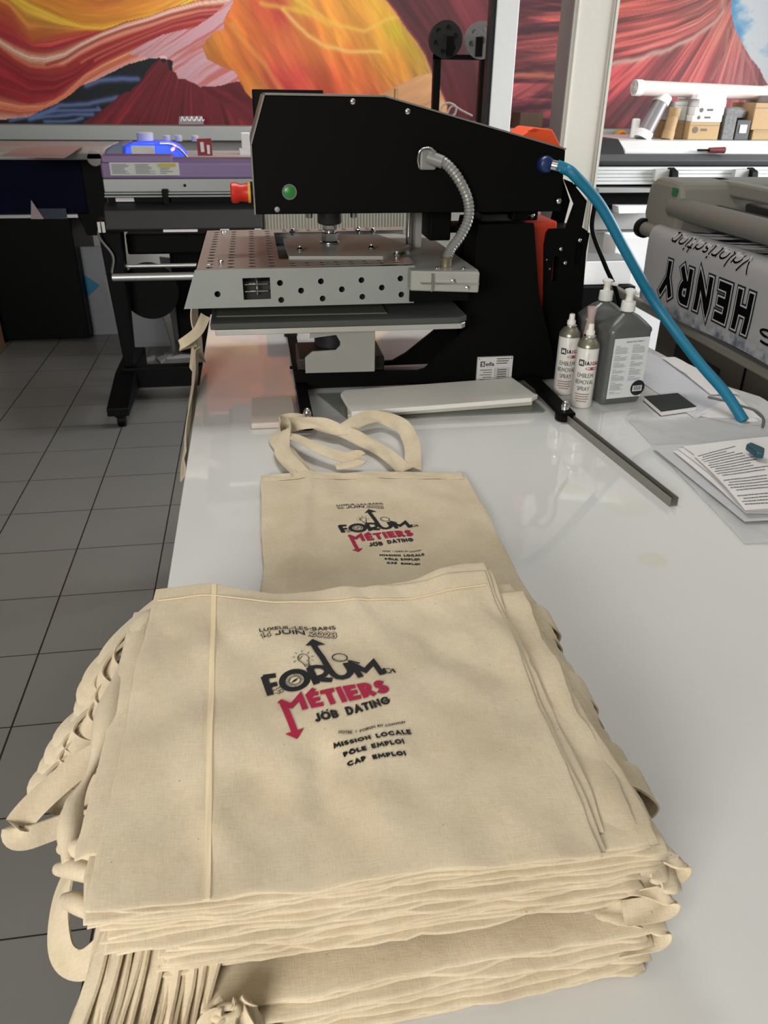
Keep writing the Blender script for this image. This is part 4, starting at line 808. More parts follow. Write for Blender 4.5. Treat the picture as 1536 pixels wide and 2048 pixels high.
# lower platen: aluminium plate, rubber pad, teflon sheet
pl = [(-.107, 1.80), (.47, 1.80), (.484, 1.812), (.484, 2.34), (.47, 2.36), (-.107, 2.36)]
hp(MB().prism([(-.103, 1.802), (.472, 1.802), (.484, 1.815), (.484, 2.345), (.47, 2.36), (-.103, 2.36)], 'z', 1.105, 1.118), 'lower_platen', ALU, bevel=.0015)
hp(MB().prism([(-.113, 1.80), (.465, 1.80), (.488, 1.82), (.488, 2.34), (.47, 2.362), (-.113, 2.362)], 'z', 1.1185, 1.133), 'rubber_pad', RUBBER, bevel=.003)
hp(MB().prism([(-.10, 1.86), (.30, 1.85), (.295, 2.2), (-.09, 2.2)], 'z', 1.1335, 1.136), 'teflon_sheet', TEFLON)
# heater block and perforated cover 
PIV = Vector((-.13, 1.815, 0)); RC = Matrix.Translation(PIV) @ Matrix(((1, 0, 0, 0), (.063, 1, 0, 0), (0, 0, 1, 0), (0, 0, 0, 1))) @ Matrix.Translation(-PIV)
def rot(mb): mb.v = [tuple(RC @ Vector(p)) for p in mb.v]; return mb
hw = [(-0.091,1.197),(0.049,1.219),(0.096,1.201),(0.05,1.181),(0.142,1.221),(0.145,1.182),(0.19,1.202),(0.236,1.222),(0.238,1.184),(0.284,1.204),(0.328,1.224),(0.331,1.187)]
hw = [(a, b-.006*max(0, (a+.1)/.4)) for a, b in hw]
face = [(-.167, 1.167), (.362, 1.160), (.362, 1.246), (-.135, 1.251)]
win = [(-.034, 1.182), (.027, 1.182), (.027, 1.230), (-.034, 1.230)]
cov = hp(rot(plate(face, [circ(a, b, .0068) for a, b in hw]+[win], 'y', 1.808, 1.811)), 'platen_cover', STAINSTEEL, label='perforated stained steel cover')
tops = []
for k in range(14):
    y = 1.83+k*.038
    for x in (-.105, -.058, -.010, .022 if False else .034-.0): tops.append(circ(x, y, .0082, 14))
for i in range(8):
    for y in (1.828, 1.855): tops.append(circ(.082+i*.034, y, .0074, 14))
    for y in (2.325, 2.348): tops.append(circ(.082+i*.034, y, .0074, 14))
opening = [(.052, 1.905), (.33, 1.905), (.34, 2.30), (.052, 2.30)]
tops = [s_ for s_ in tops if not (min(p[0] for p in s_) < .352 and max(p[0] for p in s_) > .052 and min(p[1] for p in s_) < 2.3 and max(p[1] for p in s_) > 1.9)]
outl = [(-.135, 1.808), (.352, 1.808), (.362, 1.822), (.362, 1.88), (.33, 1.905), (.052, 1.905), (.052, 2.30), (.43, 2.30), (.43, 2.36), (-.135, 2.36)]
hp(rot(plate(outl, tops, 'z', 1.2502, 1.251)), 'cover_top', mat('rosy_perforated_steel', (142, 132, 126), .45, metal=.25, noise=.06, nscale=12), cov)
hp(rot(MB().prism([(-.167, 1.165), (-.164, 1.165), (-.132, 1.251), (-.135, 1.251)], 'y', 1.811, 2.36)), 'cover_end', DARK, cov)
hp(rot(plate([(-.167, 1.167), (.43, 1.16), (.43, 1.246), (-.135, 1.251)], [], 'y', 2.357, 2.36)), 'cover_side', STAINSTEEL, cov)
hp(rot(MB().box(-.12, .5, 1.835, 2.345, 1.165, 1.195)), 'heating_plate', mat('dark_heating_plate', (34, 34, 32), .5), bevel=.002)
hp(rot(MB().box(-.115, .34, 1.84, 2.34, 1.195, 1.215)), 'insulation', mat('inner_grey', (40, 42, 41), .6))
g = MB()
for z in (1.197, 1.213): g.cyl((-.03, 1.822, z), (.022, 1.822, z), .0016, n=8)
g.cyl((-.003, 1.82, 1.19), (-.003, 1.82, 1.224), .0022, n=8); g.lathe((-.003, 1.82, 1.222), [(.003, 0), (.0045, .002), (.003, .005)], 10); g.lathe((-.003, 1.82, 1.203), [(.003, 0), (.004, .001), (.003, .004)], 10)
hp(rot(g), 'spring_rods', CHROME, cov, smooth=True)
# rear heater housing with rails
hb = [(.345, 1.80), (.497, 1.765), (.503, 1.80), (.49, 2.24), (.40, 2.33), (.33, 2.33), (.33, 1.90), (.345, 1.88)]
box_ = hp(MB().prism(hb, 'z', 1.197, 1.242), 'terminal_housing', STEEL, bevel=.003)
g = MB().box(.365, .495, 1.778, 1.792, 1.2165, 1.2205); g.v = [(a, b-(a-.365)*.16, c) for a, b, c in g.v]
for x in (.39,): g.cyl((x, 1.775, 1.20), (x, 1.775, 1.24), .002, n=8)
hp(g, 'clamp_rail', CHROME, box_)
g = MB()
for x, z in ((.437, 1.224), (.47, 1.209)): hp(MB().lathe((x, 1.782-(x-.365)*.16+.0, z), [(.005, 0), (.0045, -.003), (.002, -.0045)], 14, (0, 1, 0)), 'housing_screw', CHROME, box_, smooth=True)
for x, y in ((.41, 1.82), (.47, 1.81)): hp(MB().lathe((x, y, 1.242), [(.0055, 0), (.0055, .002), (.003, .004)], 14), 'housing_screw', CHROME, box_, smooth=True)
hp(MB().box(.35, .49, 1.83, 2.2, 1.165, 1.197), 'housing_underside', BLACK, box_)
# pressure plate
pp = [(0.075,1.91),(0.072,2.158),(0.133,2.218),(0.329,2.212),(0.387,2.026),(0.295,1.891)]
hp(MB().prism(pp, 'z', 1.2505, 1.259), 'pressure_plate', STEEL, bevel=.001)
pp2 = [(a+.003, b+.006) for a, b in pp]
hp(MB().prism([(.078, 1.916), (.29, 1.897), (.37, 2.02), (.32, 2.2), (.08, 2.2)], 'z', 1.216, 1.2500), 'pressure_plate_spacer', mat('greenish_grey_edge', (110, 122, 114), .5))
g = MB()
for x, y in [(0.105,1.976),(0.28,1.983),(0.101,2.253),(0.283,2.267),(0.326,1.885),(0.32,2.246)]:
    g = MB().cyl((x, y, 1.252), (x, y, 1.260), .0045, n=10); g.lathe((x, y, 1.259), [(.0075, 0), (.0085, .001), (.0085, .005), (.0045, .008), (.004, .011)], 12); hp(g, 'bolt', CHROME, smooth=True)
g = MB()
for x, y in [(-0.085,2.29),(-0.08,1.867)]: hp(MB().cyl((x, y, 1.25), (x, y, 1.259), .004, n=10).lathe((x, y, 1.256), [(.0065, 0), (.006, .004), (.003, .006)], 12), 'cover_screw', CHROME, cov, smooth=True)
hp(MB().lathe((.187, 2.08, 1.26), [(.0, 0), (.026, 0), (.026, .003), (.018, .006)], 28), 'flange_washer', CHROME, smooth=True)
hp(MB().lathe((.187, 2.08, 1.266), [(.021, 0), (.021, .018), (.018, .02)], 6), 'hex_nut', CHROME)
hp(MB().cyl((.187, 2.08, 1.28), (.187, 2.08, 1.306), .0135, n=20), 'spindle', CHROME, smooth=True)
hp(MB().lathe((.187, 2.08, 1.291), [(.017, 0), (.018, .003), (.018, .012), (.016, .014)], 6), 'lock_nut', CHROME)
hp(MB().lathe((.187, 2.08, 1.306), [(.027, 0), (.030, .003), (.030, .07)], 28), 'ram_boss', mat('gunmetal', (78, 78, 78), .35, metal=.6), smooth=True)
for x in (.137, .248): hp(MB().lathe((x, 2.08, 1.32), [(.007, 0), (.0085, .001), (.0085, .05)], 20), 'guide_pin', CHROME, smooth=True)
hp(MB().cyl((.398, 2.12, 1.24), (.398, 2.12, 1.37), .008, n=18), 'guide_rod', CHROME, smooth=True)
hp(MB().box(.412, .428, 2.10, 2.16, 1.242, 1.37), 'rod_bracket', STEEL)
hp(MB().box(.428, .482, 2.0, 2.14, 1.274, 1.37), 'hanger', BLACK, bevel=.004)
hp(MB().box(.482, .56, 2.05, 2.15, 1.285, 1.30), 'hanger_arm', BLACK)
# head
hd = [(0.005,1.352),(0.005,1.495),(0.039,1.591),(0.297,1.59),(0.72,1.487),(0.725,1.353)]
HYN, HYF = 1.90, 2.26
head = hp(MB().prism(hd, 'y', HYN+.003, HYF), 'head_housing', BLACK, bevel=.002)
cx_, cz_ = .36, 1.45
hp(plate([(cx_+(a-cx_)*.995, cz_+(b-cz_)*.975) for a, b in hd], [], 'y', HYN-.001, HYN+.003), 'side_panel', BLACK, head, bevel=.0008)
ed = MB()
e = [Vector((a, 0, b)) for a, b in hd]
for i in (0, 1, 2, 3):
    a, b = e[i], e[i+1]; d = (b-a).normalized(); nn = Vector((d.z, 0, -d.x)); nn = nn if nn.dot((a+b)/2-Vector((cx_, 0, cz_))) > 0 else -nn
    ed.add([(p.x, y, p.z) for y in (HYN, HYF) for p in (a, b, b+nn*.0035, a+nn*.0035)], [(0, 1, 2, 3), (4, 7, 6, 5), (0, 4, 5, 1), (1, 5, 6, 2), (2, 6, 7, 3), (3, 7, 4, 0)])
hp(ed, 'edge_cover', mat('grey_edge_sheet', (120, 118, 112), .4, metal=.3), head)
for x, z in [(0.226,1.581),(0.347,1.563),(0.716,1.377),(0.053,1.363)]:
    hp(MB().lathe((x, HYN-.001, z), [(.0062, 0), (.006, -.002), (.003, -.004)], 16, (0, 1, 0)), 'panel_screw', CHROME if z > 1.37 else STEEL, head, smooth=True)
bx, bz = .082, 1.400
b_ = hp(plate(circ(bx, bz, .0165, 36), [circ(bx, bz, .0135, 36)], 'y', HYN-.006, HYN-.001), 'button_ring', CHROME, head)
hp(MB().lathe((bx, HYN-.001, bz), [(.0135, 0), (.0135, -.004), (.011, -.0055)], 32, (0, 1, 0)), 'green_button', GREENB, head, smooth=True, label='round green push button')
# lit display on the sloping front
hp(MB().prism([(.0115, 1.515), (.026, 1.560), (.030, 1.560), (.0145, 1.512)], 'y', 1.905, 2.0), 'display', mat('lit_display', (90, 90, 230), .3, emit=(110, 110, 255), estr=1.2), head, label='blue lit display')
es = hp(MB().cyl((-.004, 2.0, 1.388), (.01, 2.0, 1.388), .024, n=24), 'stop_base', BLACKP, head)
hp(MB().cyl((-.010, 2.0, 1.388), (-.004, 2.0, 1.388), .023, n=24), 'stop_collar', YELLOW, head)
hp(MB().lathe((-.050, 2.0, 1.388), [(.018, 0), (.023, .003), (.023, .014), (.019, .022), (.021, .040)], 28, (1, 0, 0)), 'stop_button', REDBTN, head, smooth=True, label='red emergency mushroom button')
# pivot and rear parts
hp(MB().cyl((.605, 2.07, 1.31), (.605, 2.07, 1.36), .045), 'pivot', BLACKP, smooth=True)
hp(MB().box(.56, .65, 2.0, 2.15, 1.32, 1.335), 'pivot_collar', DARK)
hp(MB().box(.625, .69, 1.96, 2.12, 1.325, 1.36), 'rear_lug', BLACK, bevel=.003)
hp(MB().lathe((.672, 1.96, 1.338), [(.009, 0), (.009, -.006), (.004, -.012)], 16, (0, 1, 0)), 'lug_nut', CHROME, smooth=True)
rp = [(0.728,1.26),(0.73,1.289),(0.736,1.299),(0.78,1.301),(0.795,1.358),(0.761,1.416),(0.784,1.408),(0.828,1.365),(0.824,1.302),(0.841,1.292),(0.858,0.982)]+[(.845, .94), (.76, .94)]
sl = [slot(.822, 1.238, .016, .055), slot(.765, 1.20, .016, .065)]
rear = hp(plate(rp, sl, 'y', 2.0, 2.006), 'rear_plate', BLACK)
hp(plate([(0.811,1.282),(0.821,1.344),(0.796,1.414),(0.831,1.405),(0.862,1.342),(0.852,1.282)], [], 'y', 2.2, 2.206), 'rear_plate', BLACK)
g = MB()
for x, z in [(0.82,1.271),(0.772,1.25),(0.788,1.215),(0.738,1.224),(0.749,1.201)]: hp(MB().lathe((x, 2.0, z), [(.0065, 0), (.006, -.004), (.003, -.007)] if x > .76 else [(.0035, 0), (.002, -.003)], 14, (0, 1, 0)), 'plate_bolt', CHROME, rear, smooth=True)
hp(MB().box(.76, .84, 2.0, 2.18, .93, .95), 'rear_foot', BLACK)
hp(MB().prism([(.772, .95), (.775, 1.285), (.855, 1.285), (.835, .95)], 'y', 2.02, 2.2), 'slot_backing', BLACKP)  # added black block behind the slots so they read dark
hp(MB().prism([(.69, .95), (.672, 1.30), (.678, 1.315), (.765, 1.315), (.775, 1.0), (.77, .95)], 'y', 2.02, 2.22), 'red_housing', REDP, bevel=.006, label='red-orange housing')
hp(MB().prism([(0.722,1.493),(0.765,1.52),(0.819,1.515),(0.861,1.457)], 'y', 2.28, 2.42), 'orange_cover', ORANGE, bevel=.003, label='orange cover')
hp(MB().prism([(0.747,1.511),(0.766,1.517),(0.782,1.515),(0.767,1.509)], 'y', 2.277, 2.279), 'cover_mark', REDP)
# name plate with writing
NP = hp(MB().box(.552, .647, 1.922, 1.929, .926, .995), 'name_plate', mat('plate_silver', (205, 205, 203), .45), label='silver name plate')
def npl(s, x0, x1, z, h, off=0., sh_=0., m=DARK, nm='plate_lettering'):
    mb = fit_text(s, (x0, 1.9215, z), (x1, 1.9215, z), (0, 0, h), shear=sh_, offset=off); hp(mb, nm, m, NP)
hp(MB().box(.560, .572, 1.9214, 1.922, .970, .984), 'logo_block', DARK, NP)
mb = fit_text('S', (.562, 1.9210, .9725), (.570, 1.9210, .9725), (0, 0, .009), offset=.02); hp(mb, 'logo_letter', PAPER, NP)
npl('efa', .5735, .597, .972, .010, .02)
g = MB()
for i, z in enumerate((.989, .983, .977)): g.box(.603, .603+.036*(1-.1*i), 1.9214, 1.922, z, z+.002)
for i in range(5): g.box(.560+.008*(i % 2), .592, 1.9214, 1.922, .960-i*.0065, .9615-i*.0065)
for i in range(5):
    z = .964-i*.0062; g.box(.600, .638, 1.9214, 1.922, z, z+.0005); g.box(.606, .632, 1.9213, 1.922, z-.0042, z-.0022)
g.box(.600, .6005, 1.9214, 1.922, .939, .964); g.box(.6375, .638, 1.9214, 1.922, .939, .964); g.box(.560, .568, 1.9214, 1.922, .929, .932); hp(g, 'plate_print', DARK, NP)
g = MB()
for x in (.556, .643):
    for z in (.991, .930): hp(MB().lathe((x, 1.922, z), [(.0022, 0), (.0015, -.0015)], 10, (0, 1, 0)), 'rivet', CHROME, NP, smooth=True)
# corrugated conduit
def ribs(i, N): return 1+.10*math.sin(i*2*PI/3)
cp = [(.402, 1.885, 1.470), (.428, 1.868, 1.462), (.458, 1.862, 1.432), (.484, 1.862, 1.388), (.489, 1.862, 1.347), (.473, 1.862, 1.308), (.448, 1.855, 1.276), (.437, 1.845, 1.250), (.436, 1.842, 1.240)]
cd = hp(MB().tube(cp, .0115, 16, 16, ribs), 'conduit', mat('grey_conduit', (142, 142, 138), .4, metal=.3), smooth=True, label='grey corrugated conduit')
hp(MB().lathe((.436, 1.842, 1.241), [(.017, 0), (.013, .002), (.013, .02), (.014, .022)], 18), 'conduit_nut', mat('brass_nut', (150, 140, 116), .35, metal=.7), cd, smooth=True)
hp(MB().box(.374, .412, 1.878, 1.90, 1.446, 1.488), 'plug_socket', mat('grey_connector', (128, 128, 124), .4), head, bevel=.005)
hp(MB().cyl((.395, 1.885, 1.472), (.425, 1.868, 1.463), .0155, .0135, 18), 'plug', mat('grey_connector', (128, 128, 124), .4), cd, smooth=True)
hp(MB().tube([(.372, 1.878, 1.452), (.368, 1.874, 1.47), (.374, 1.872, 1.488), (.395, 1.872, 1.492), (.405, 1.872, 1.484)], .0022, 8), 'locking_lever', CHROME, head, smooth=True)
hp(MB().lathe((.672, 1.90, 1.457), [(.019, 0), (.019, -.012), (.016, -.02), (.013, -.022)], 24, (0, 1, 0)), 'air_fitting', NAVYP, head, smooth=True, label='dark blue air fitting')

# ---- air hose and power cable
h = thing('air_hose', 'thick teal-blue air hose arching from the press down to the table', 'hose', (.672, 1.88, TOP))
hpath = [(.690, 1.868, 1.457), (.712, 1.862, 1.449), (.745, 1.855, 1.425)]+[(a, y, b) for (a, b), y in zip([(0.799,1.374),(0.878,1.271),(0.962,1.162),(1.046,1.072)], (1.85, 1.85, 1.85, 1.85))]
E3 = [(1.105, 1.79, .992), (1.15, 1.70, .935), (1.19, 1.60, .94)]
hpath = [(.690, 1.868, 1.457), (.712, 1.862, 1.449)]+[(a, 1.85, b) for a, b in [(0.73,1.436),(0.799,1.374),(0.878,1.271),(0.962,1.162)]]+[(a, 1.80, b) for a, b in [(1.018,1.084)]]+[(a, 1.72, b) for a, b in [(1.055,1.024)]]+[(a, 1.64, b) for a, b in [(1.086,0.977)]]+[(a, 1.58, b) for a, b in [(1.112,0.926)]]
part(MB().tube(hpath, .0125, 16, 10), 'hose_tube', BLUEH, h, smooth=True)
part(MB().cyl((.680, 1.874, 1.457), (.700, 1.866, 1.453), .0125, n=18), 'hose_coupling', CHROME, h, smooth=True)
cpth = [(.79, 2.0, 1.404), (.815, 1.985, 1.40), (.84, 1.98, 1.368)]+[(a, 1.99, b) for a, b in [(0.848,1.297),(0.895,1.21),(0.941,1.131)]]+[(.99, 2.02, 1.0), (1.0, 2.1, .93), (.98, 2.3, .926)]
tag(MB().tube(cpth, .0058, 12, 8).build('power_cable', BLACKP, smooth=True), 'thin black cable dropping from the press behind the pump bottles', 'cable')
tag(MB().tube([(*q, .9245) for q in [(1.114,1.749),(1.135,1.727),(1.162,1.681),(1.18,1.644),(1.169,1.592),(1.13,1.533)]], .0035, 8).build('grey_cable', mat('grey_cable2', (96, 94, 92), .5), smooth=True), 'thin grey cable lying by the lower end of the blue hose', 'cable')

# ================================================================== small things on the table
def disp(pts, z0, z1, name, m, label, cat, group=None, bevel=.001, parent=None):
    o = MB().prism(pts, 'z', z0, z1).build(name, m, parent, bevel=bevel); return tag(o, label, cat, group)
BRD = mat('white_silicone_board', (226, 224, 218), .4); BRDE = mat('cream_board', (200, 196, 184), .5)
disp([(.13, 1.90), (.66, 1.90), (.67, 1.715), (.66, 1.705), (.19, 1.712)], TOP+.0005, .9235, 'cutting_mat', mat('smoky_glass_mat', (136, 142, 136), .12, alpha=.55), 'translucent grey mat beneath the two white boards in front of the press', 'mat')
t = MB()
def slab(z0, dz, pts, tilt):
    mb = MB().prism(pts, 'z', 0, dz); mb.v = [(x, y, z0+z+tilt*(x-.19)) for x, y, z in mb.v]; return mb
tag(slab(.924, .011, [(.188, 1.712), (.648, 1.748), (.652, 1.757), (.646, 1.766), (.64, 1.87), (.20, 1.845)], .0).build('white_board', BRDE, bevel=.0015), 'cream-edged flat board, lower of the two before the press column', 'board')
tag(slab(.9353, .011, [(.196, 1.700), (.636, 1.722), (.658, 1.742), (.652, 1.752), (.634, 1.876), (.196, 1.852), (.184, 1.83)], .016).build('white_board', BRD, bevel=.0015), 'glossy white flat board, upper of the two before the press column', 'board')
t = MB().box(-.035, .068, 1.685, 1.86, .9205, .934).build('foam_pad', mat('pinkish_white_pad', (196, 184, 176), .5), bevel=.003); tag(t, 'small square pale pad standing left of the press foot rail', 'pad')
# aluminium U channel, tilted along its run
c0, c1 = Vector((.692, 1.760, 0)), Vector((.745, 1.205, 0)); d = (c1-c0).normalized(); nx = Vector((-d.y, d.x, 0))
U = [(-.0085, 0), (.0085, 0), (.0085, .017), (.0068, .017), (.0068, .0018), (-.0068, .0018), (-.0068, .017), (-.0085, .017)]
mb = MB(); v = [c+nx*a+Vector((0, 0, .9208+b)) for c in (c0+(c0-c1)*.25, c1) for a, b in U]
mb.add(v, [tuple(range(8)), tuple(range(15, 7, -1))]+[(i, i+8, (i+1) % 8+8, (i+1) % 8) for i in range(8)])
tag(mb.build('metal_channel', mat('grey_aluminium_channel', (140, 138, 132), .35, metal=.6)), 'long grey U-shaped aluminium channel lying diagonally beside the press foot', 'channel')
# dark booklet
q = [(0.941,1.753),(0.936,1.648),(1.038,1.669),(1.039,1.767)]
t = thing('notebook', 'small dark green covered notebook lying right of the pump bottles', 'notebook', (q[0][0], q[0][1], TOP))
part(MB().prism([(a*.98+q[2][0]*.02, b) for a, b in q], 'z', .9215, .9315), 'pages', PAPER, t); part(MB().prism(q, 'z', .9315, .9335), 'cover', mat('dark_green_cover', (24, 34, 32), .5), t, bevel=.0006); part(MB().prism(q, 'z', .9205, .9215), 'cover', MATS['dark_green_cover'], t)

# ---- spray cans
CANW = mat('white_can', (222, 220, 216), .25, coat=.5)
def can(x, y, rotz, label):
    t = thing('spray_can', label, 'spray can', (x, y, TOP), 'emblem removal spray cans'); t.rotation_euler = (0, 0, rotz)
    r = .0262; P = lambda u, z, k=0: ((r+.0003+.0002*k)*math.sin(u/r), -(r+.0003+.0002*k)*math.cos(u/r), z)
    bd = MB().lathe((0, 0, 0), [(.0245, .001), (r, .003), (r, .150)], 40).build('can_body', CANW, t, smooth=True)
    MB().lathe((0, 0, 0), [(r+.0006, .149), (r+.0006, .152), (r-.001, .158), (.016, .170), (.0135, .172)], 36).build('can_shoulder', mat('can_metal', (150, 148, 132), .3, metal=.7), t, smooth=True)
    MB().lathe((0, 0, 0), [(.0135, .171), (.0145, .173), (.0145, .176), (.008, .178)], 30).build('valve_cup', CHROME, t, smooth=True)
    MB().lathe((0, 0, 0), [(.0075, .176), (.0105, .178), (.0105, .186), (.007, .190), (.0068, .201), (.0055, .203)], 24).build('nozzle', mat('cream_nozzle', (232, 226, 220), .5), t, smooth=True)
    def wl(s, u0, u1, z, h, w, m, nm, k=1, gap=.10):
        mb = MB()
        for V, F in word(s, (u0, z), (u1, z), (u0, z+h), w, gap, .003): mb.add([P(a, b, k) for a, b in V], F)
        return mb.build(nm, m, bd)
    I = mat('can_black', (30, 26, 26), .5); RI = mat('can_red', (150, 30, 36), .5)
    mb = MB(); n = 8
    def patch(u0, u1, z0, z1, k, m, nm):
        g = MB(); 
        for i in range(n):
            a, b = u0+(u1-u0)*i/n, u0+(u1-u0)*(i+1)/n; g.add([P(a, z0, k), P(b, z0, k), P(b, z1, k), P(a, z1, k)], [(0, 1, 2, 3)])
        return g.build(nm, m, bd)
    patch(-.021, -.0075, .107, .1225, 1, I, 'logo_block'); wl('M', -.0185, -.010, .110, .0095, .0022, PAPER, 'logo_letter', 2)
    wl('I', -.0060, -.0033, .110, .010, .0026, I, 'logo_lettering'); wl('A', -.0022, .0052, .110, .010, .0026, I, 'logo_lettering')
    wl('I', .0072, .0096, .110, .009, .0022, RI, 'logo_lettering'); wl('CAL', .0115, .029, .110, .009, .0022, RI, 'logo_lettering', 1, .08)
    g = MB(); e = [(.012+.0155*math.cos(a), .1015+.0036*math.sin(a)) for a in [2*PI*i/24 for i in range(24)]]
    for i in range(24): a, b = e[i], e[(i+1) % 24]; g.add([P(.012, .1015, 1), P(*a, 1), P(*b, 1)], [(0, 1, 2)])
    g.build('red_oval', RI, bd)
    g = MB()
    for s_ in (1, -1): 
        V, F = stroke_poly([(-.0+s_*0, .123), (.0015+s_*.0025, .129), (.0015+s_*.0018, .134), (.002, .1385)], .0005); g.add([P(a, b, 1) for a, b in V], F)
    g.build('flame_outline', mat('can_grey', (150, 146, 142), .5), bd)
    wl('EMBLEM', -.021, .019, .079, .0108, .0012, I, 'lettering'); wl('REMOVAL', -.0245, .0215, .0625, .0108, .0012, I, 'lettering'); wl('SPRAY', -.0175, .0125, .046, .0108, .0012, I, 'lettering')
    g = MB()
    for i in range(4):
        w_ = (.018, .016, .0165, .0125)[i]
        for k in range(9):
            a = -w_-.003+2*w_*k/9; g.add([P(a, .036-.006*i, 1), P(a+2*w_/11, .036-.006*i, 1), P(a+2*w_/11, .0385-.006*i, 1), P(a, .0385-.006*i, 1)], [(0, 1, 2, 3)])
    g.build('small_print', mat('small_print_red', (136, 96, 92), .6), bd)
    return t
can(.7725, 1.745, -.30, 'nearer white spray can reading EMBLEM REMOVAL SPRAY beside the grey pump bottle')
can(.762, 1.842, -.25, 'farther spray can half hidden behind the nearer EMBLEM REMOVAL SPRAY can')
tag(MB().lathe((.80, 1.815, 1.06), [(.012, 0), (.014, .02), (.009, .06), (.013, .085)], 10).build('plastic_wrap', mat('pinkish_clear_wrap', (222, 196, 192), .3, alpha=.45), smooth=True), 'wisp of pinkish clear plastic standing between the two spray cans', 'wrap')
bpy.data.objects['plastic_wrap'].data.transform(Matrix.Translation((0, 0, 0)))

# ---- pump bottles
def bottle(x, y, rotz, label, front):
    t = thing('pump_bottle', label, 'bottle', (x, y, TOP), None if front else None); t.rotation_euler = (0, 0, rotz)
    BM = mat('pewter_bottle', (96, 98, 98), .3, metal=.25)
    def ring(w, d, r, z, n=6):
        out = []
        for sx, sy, a0 in ((1, 1, 0), (-1, 1, 90), (-1, -1, 180), (1, -1, 270)):
            for i in range(n+1):
                a = math.radians(a0+90*i/n); out.append((sx*(w/2-r)+r*math.cos(a), sy*(d/2-r)+r*math.sin(a), z))
        return out
    lv = [(.104, .060, .012, .001), (.110, .066, .015, .004), (.114, .070, .016, .02), (.116, .072, .016, .176), (.120, .075, .017, .181), (.118, .073, .018, .187), (.088, .062, .022, .202), (.058, .046, .02, .214), (.032, .032, .0155, .221), (.027, .027, .0132, .224), (.027, .027, .0132, .236)]
    g = MB(); R_ = [ring(*l) for l in lv]; n = len(R_[0]); g.v = [p for r in R_ for p in r]
    g.f = [(k*n+i, k*n+(i+1) % n, (k+1)*n+(i+1) % n, (k+1)*n+i) for k in range(len(R_)-1) for i in range(n)]+[tuple(range(n-1, -1, -1)), tuple(range((len(R_)-1)*n, len(R_)*n))]
    bo = g.build('bottle_body', BM, t, smooth=True)
    MB().lathe((0, 0, 0), [(.017, .225), (.0175, .226), (.0165, .247), (.009, .249), (.008, .262), (.013, .270), (.013, .274), (.006, .277)], 30).build('pump_cap', WHITEP, t, smooth=True)
    MB().cyl((0, 0, .268), (.026, .006, .262), .0045, n=10).build('spout', WHITEP, t, smooth=True)
    if front:
        lb = MB().box(-.046, .050, -.0368, -.0362, .018, .168).build('label', mat('label_white', (214, 217, 218), .4), t, bevel=0)
        y_ = -.0371; L_ = lambda g_, nm, m: g_.build(nm, m, lb)
        L_(fit_text('Special Care Polish 7..', (-.014, y_, .157), (.038, y_, .157), (0, 0, .0042), offset=.012), 'lettering', DARK)
        g = MB(); z = .150; rr = random.Random(3)
        for cx in (-.041, .006):
            z = .150
            while z > .030:
                if cx > 0 and z < .062: break
                g.box(cx, cx+.020*rr.uniform(.5, 1), y_, y_+.0002, z-.0018, z); z -= .0042
                for k in range(rr.randint(3, 7)):
                    g.box(cx, cx+.037*(rr.uniform(.75, 1)), y_, y_+.0002, z-.0011, z); z -= .0024
                    if z < .03: break
                z -= .003
        L_(g, 'small_print', INKGREY)
        L_(MB().lathe((.038, y_, .040), [(0, 0), (.020, 0), (.020, .0001), (0, .0001)], 30, (0, 1, 0)), 'dark_roundel', mat('label_navy', (24, 30, 40), .5))
        L_(MB().box(.024, .050, y_-.0005, y_-.0002, .032, .046), 'barcode_field', PAPER)
        g = MB()
        for i in range(14): g.box(.026+i*.0016, .0262+i*.0016+.0008*(i % 3 != 0), y_-.0008, y_-.0006, .034, .045)
        L_(g, 'barcode', BLACKP)
    return t
bottle(.872, 1.775, .14, 'grey pump bottle with white text label facing the camera', True)
bottle(.862, 1.885, -.2, 'grey pump bottle half hidden behind the labelled one', False)

# ---- papers, film, clip on the right
def sheet(pts, z, name, m, label, cat, seed=0, amp=.0015, th=.0006, lift=None, n=14, group=None):
    """quad sheet with soft waves, as a thin closed solid"""
    a, b, c, d = [Vector((p[0], p[1], 0)) for p in pts]; top = []; 
    for i in range(n+1):
        for j in range(n+1):
            s, t_ = i/n, j/n; p = a*(1-s)*(1-t_)+b*s*(1-t_)+c*s*t_+d*(1-s)*t_
            h = amp*float(fbm(p.x*22, p.y*22, seed, 3)); h += lift(s, t_) if lift else 0
            top.append((p.x, p.y, z+h))
    mb = MB(); m1 = n+1; N = m1*m1; mb.v = [(x, y, z_+th) for x, y, z_ in top]+top
    for i in range(n):
        for j in range(n): q_ = i*m1+j; mb.f += [(q_, q_+m1, q_+m1+1, q_+1), (N+q_, N+q_+1, N+q_+m1+1, N+q_+m1)]
    brd = [i*m1 for i in range(m1)]+[n*m1+j for j in range(1, m1)]+[i*m1+n for i in range(n-1, -1, -1)]+[j for j in range(n-1, 0, -1)]
    for k in range(len(brd)): p, q_ = brd[k], brd[(k+1) % len(brd)]; mb.f.append((p, p+N, q_+N, q_))
    return tag(mb.build(name, m, smooth=True), label, cat, group)
FILM = mat('clear_wrinkled_film', (222, 222, 224), .12, alpha=.42, bump=.6, bscale=30)
sheet([(.80, 1.055), (1.30, 1.02), (1.20, 1.60), (.845, 1.635)], .9206, 'plastic_film', FILM, 'wrinkled clear plastic film spread under the papers on the right', 'film', 3, .006, .0004, n=30)
BS = mat('grey_white_board', (196, 198, 202), .5)
sheet([[(0.835,1.117)][0], (1.25, 1.10), (1.25, 1.46), [(0.821,1.46)][0]], .9285, 'paper_sheet', BS, 'large stiff pale sheet with dark edge, lowest of the paper pile', 'paper', 1, .001, .0014)
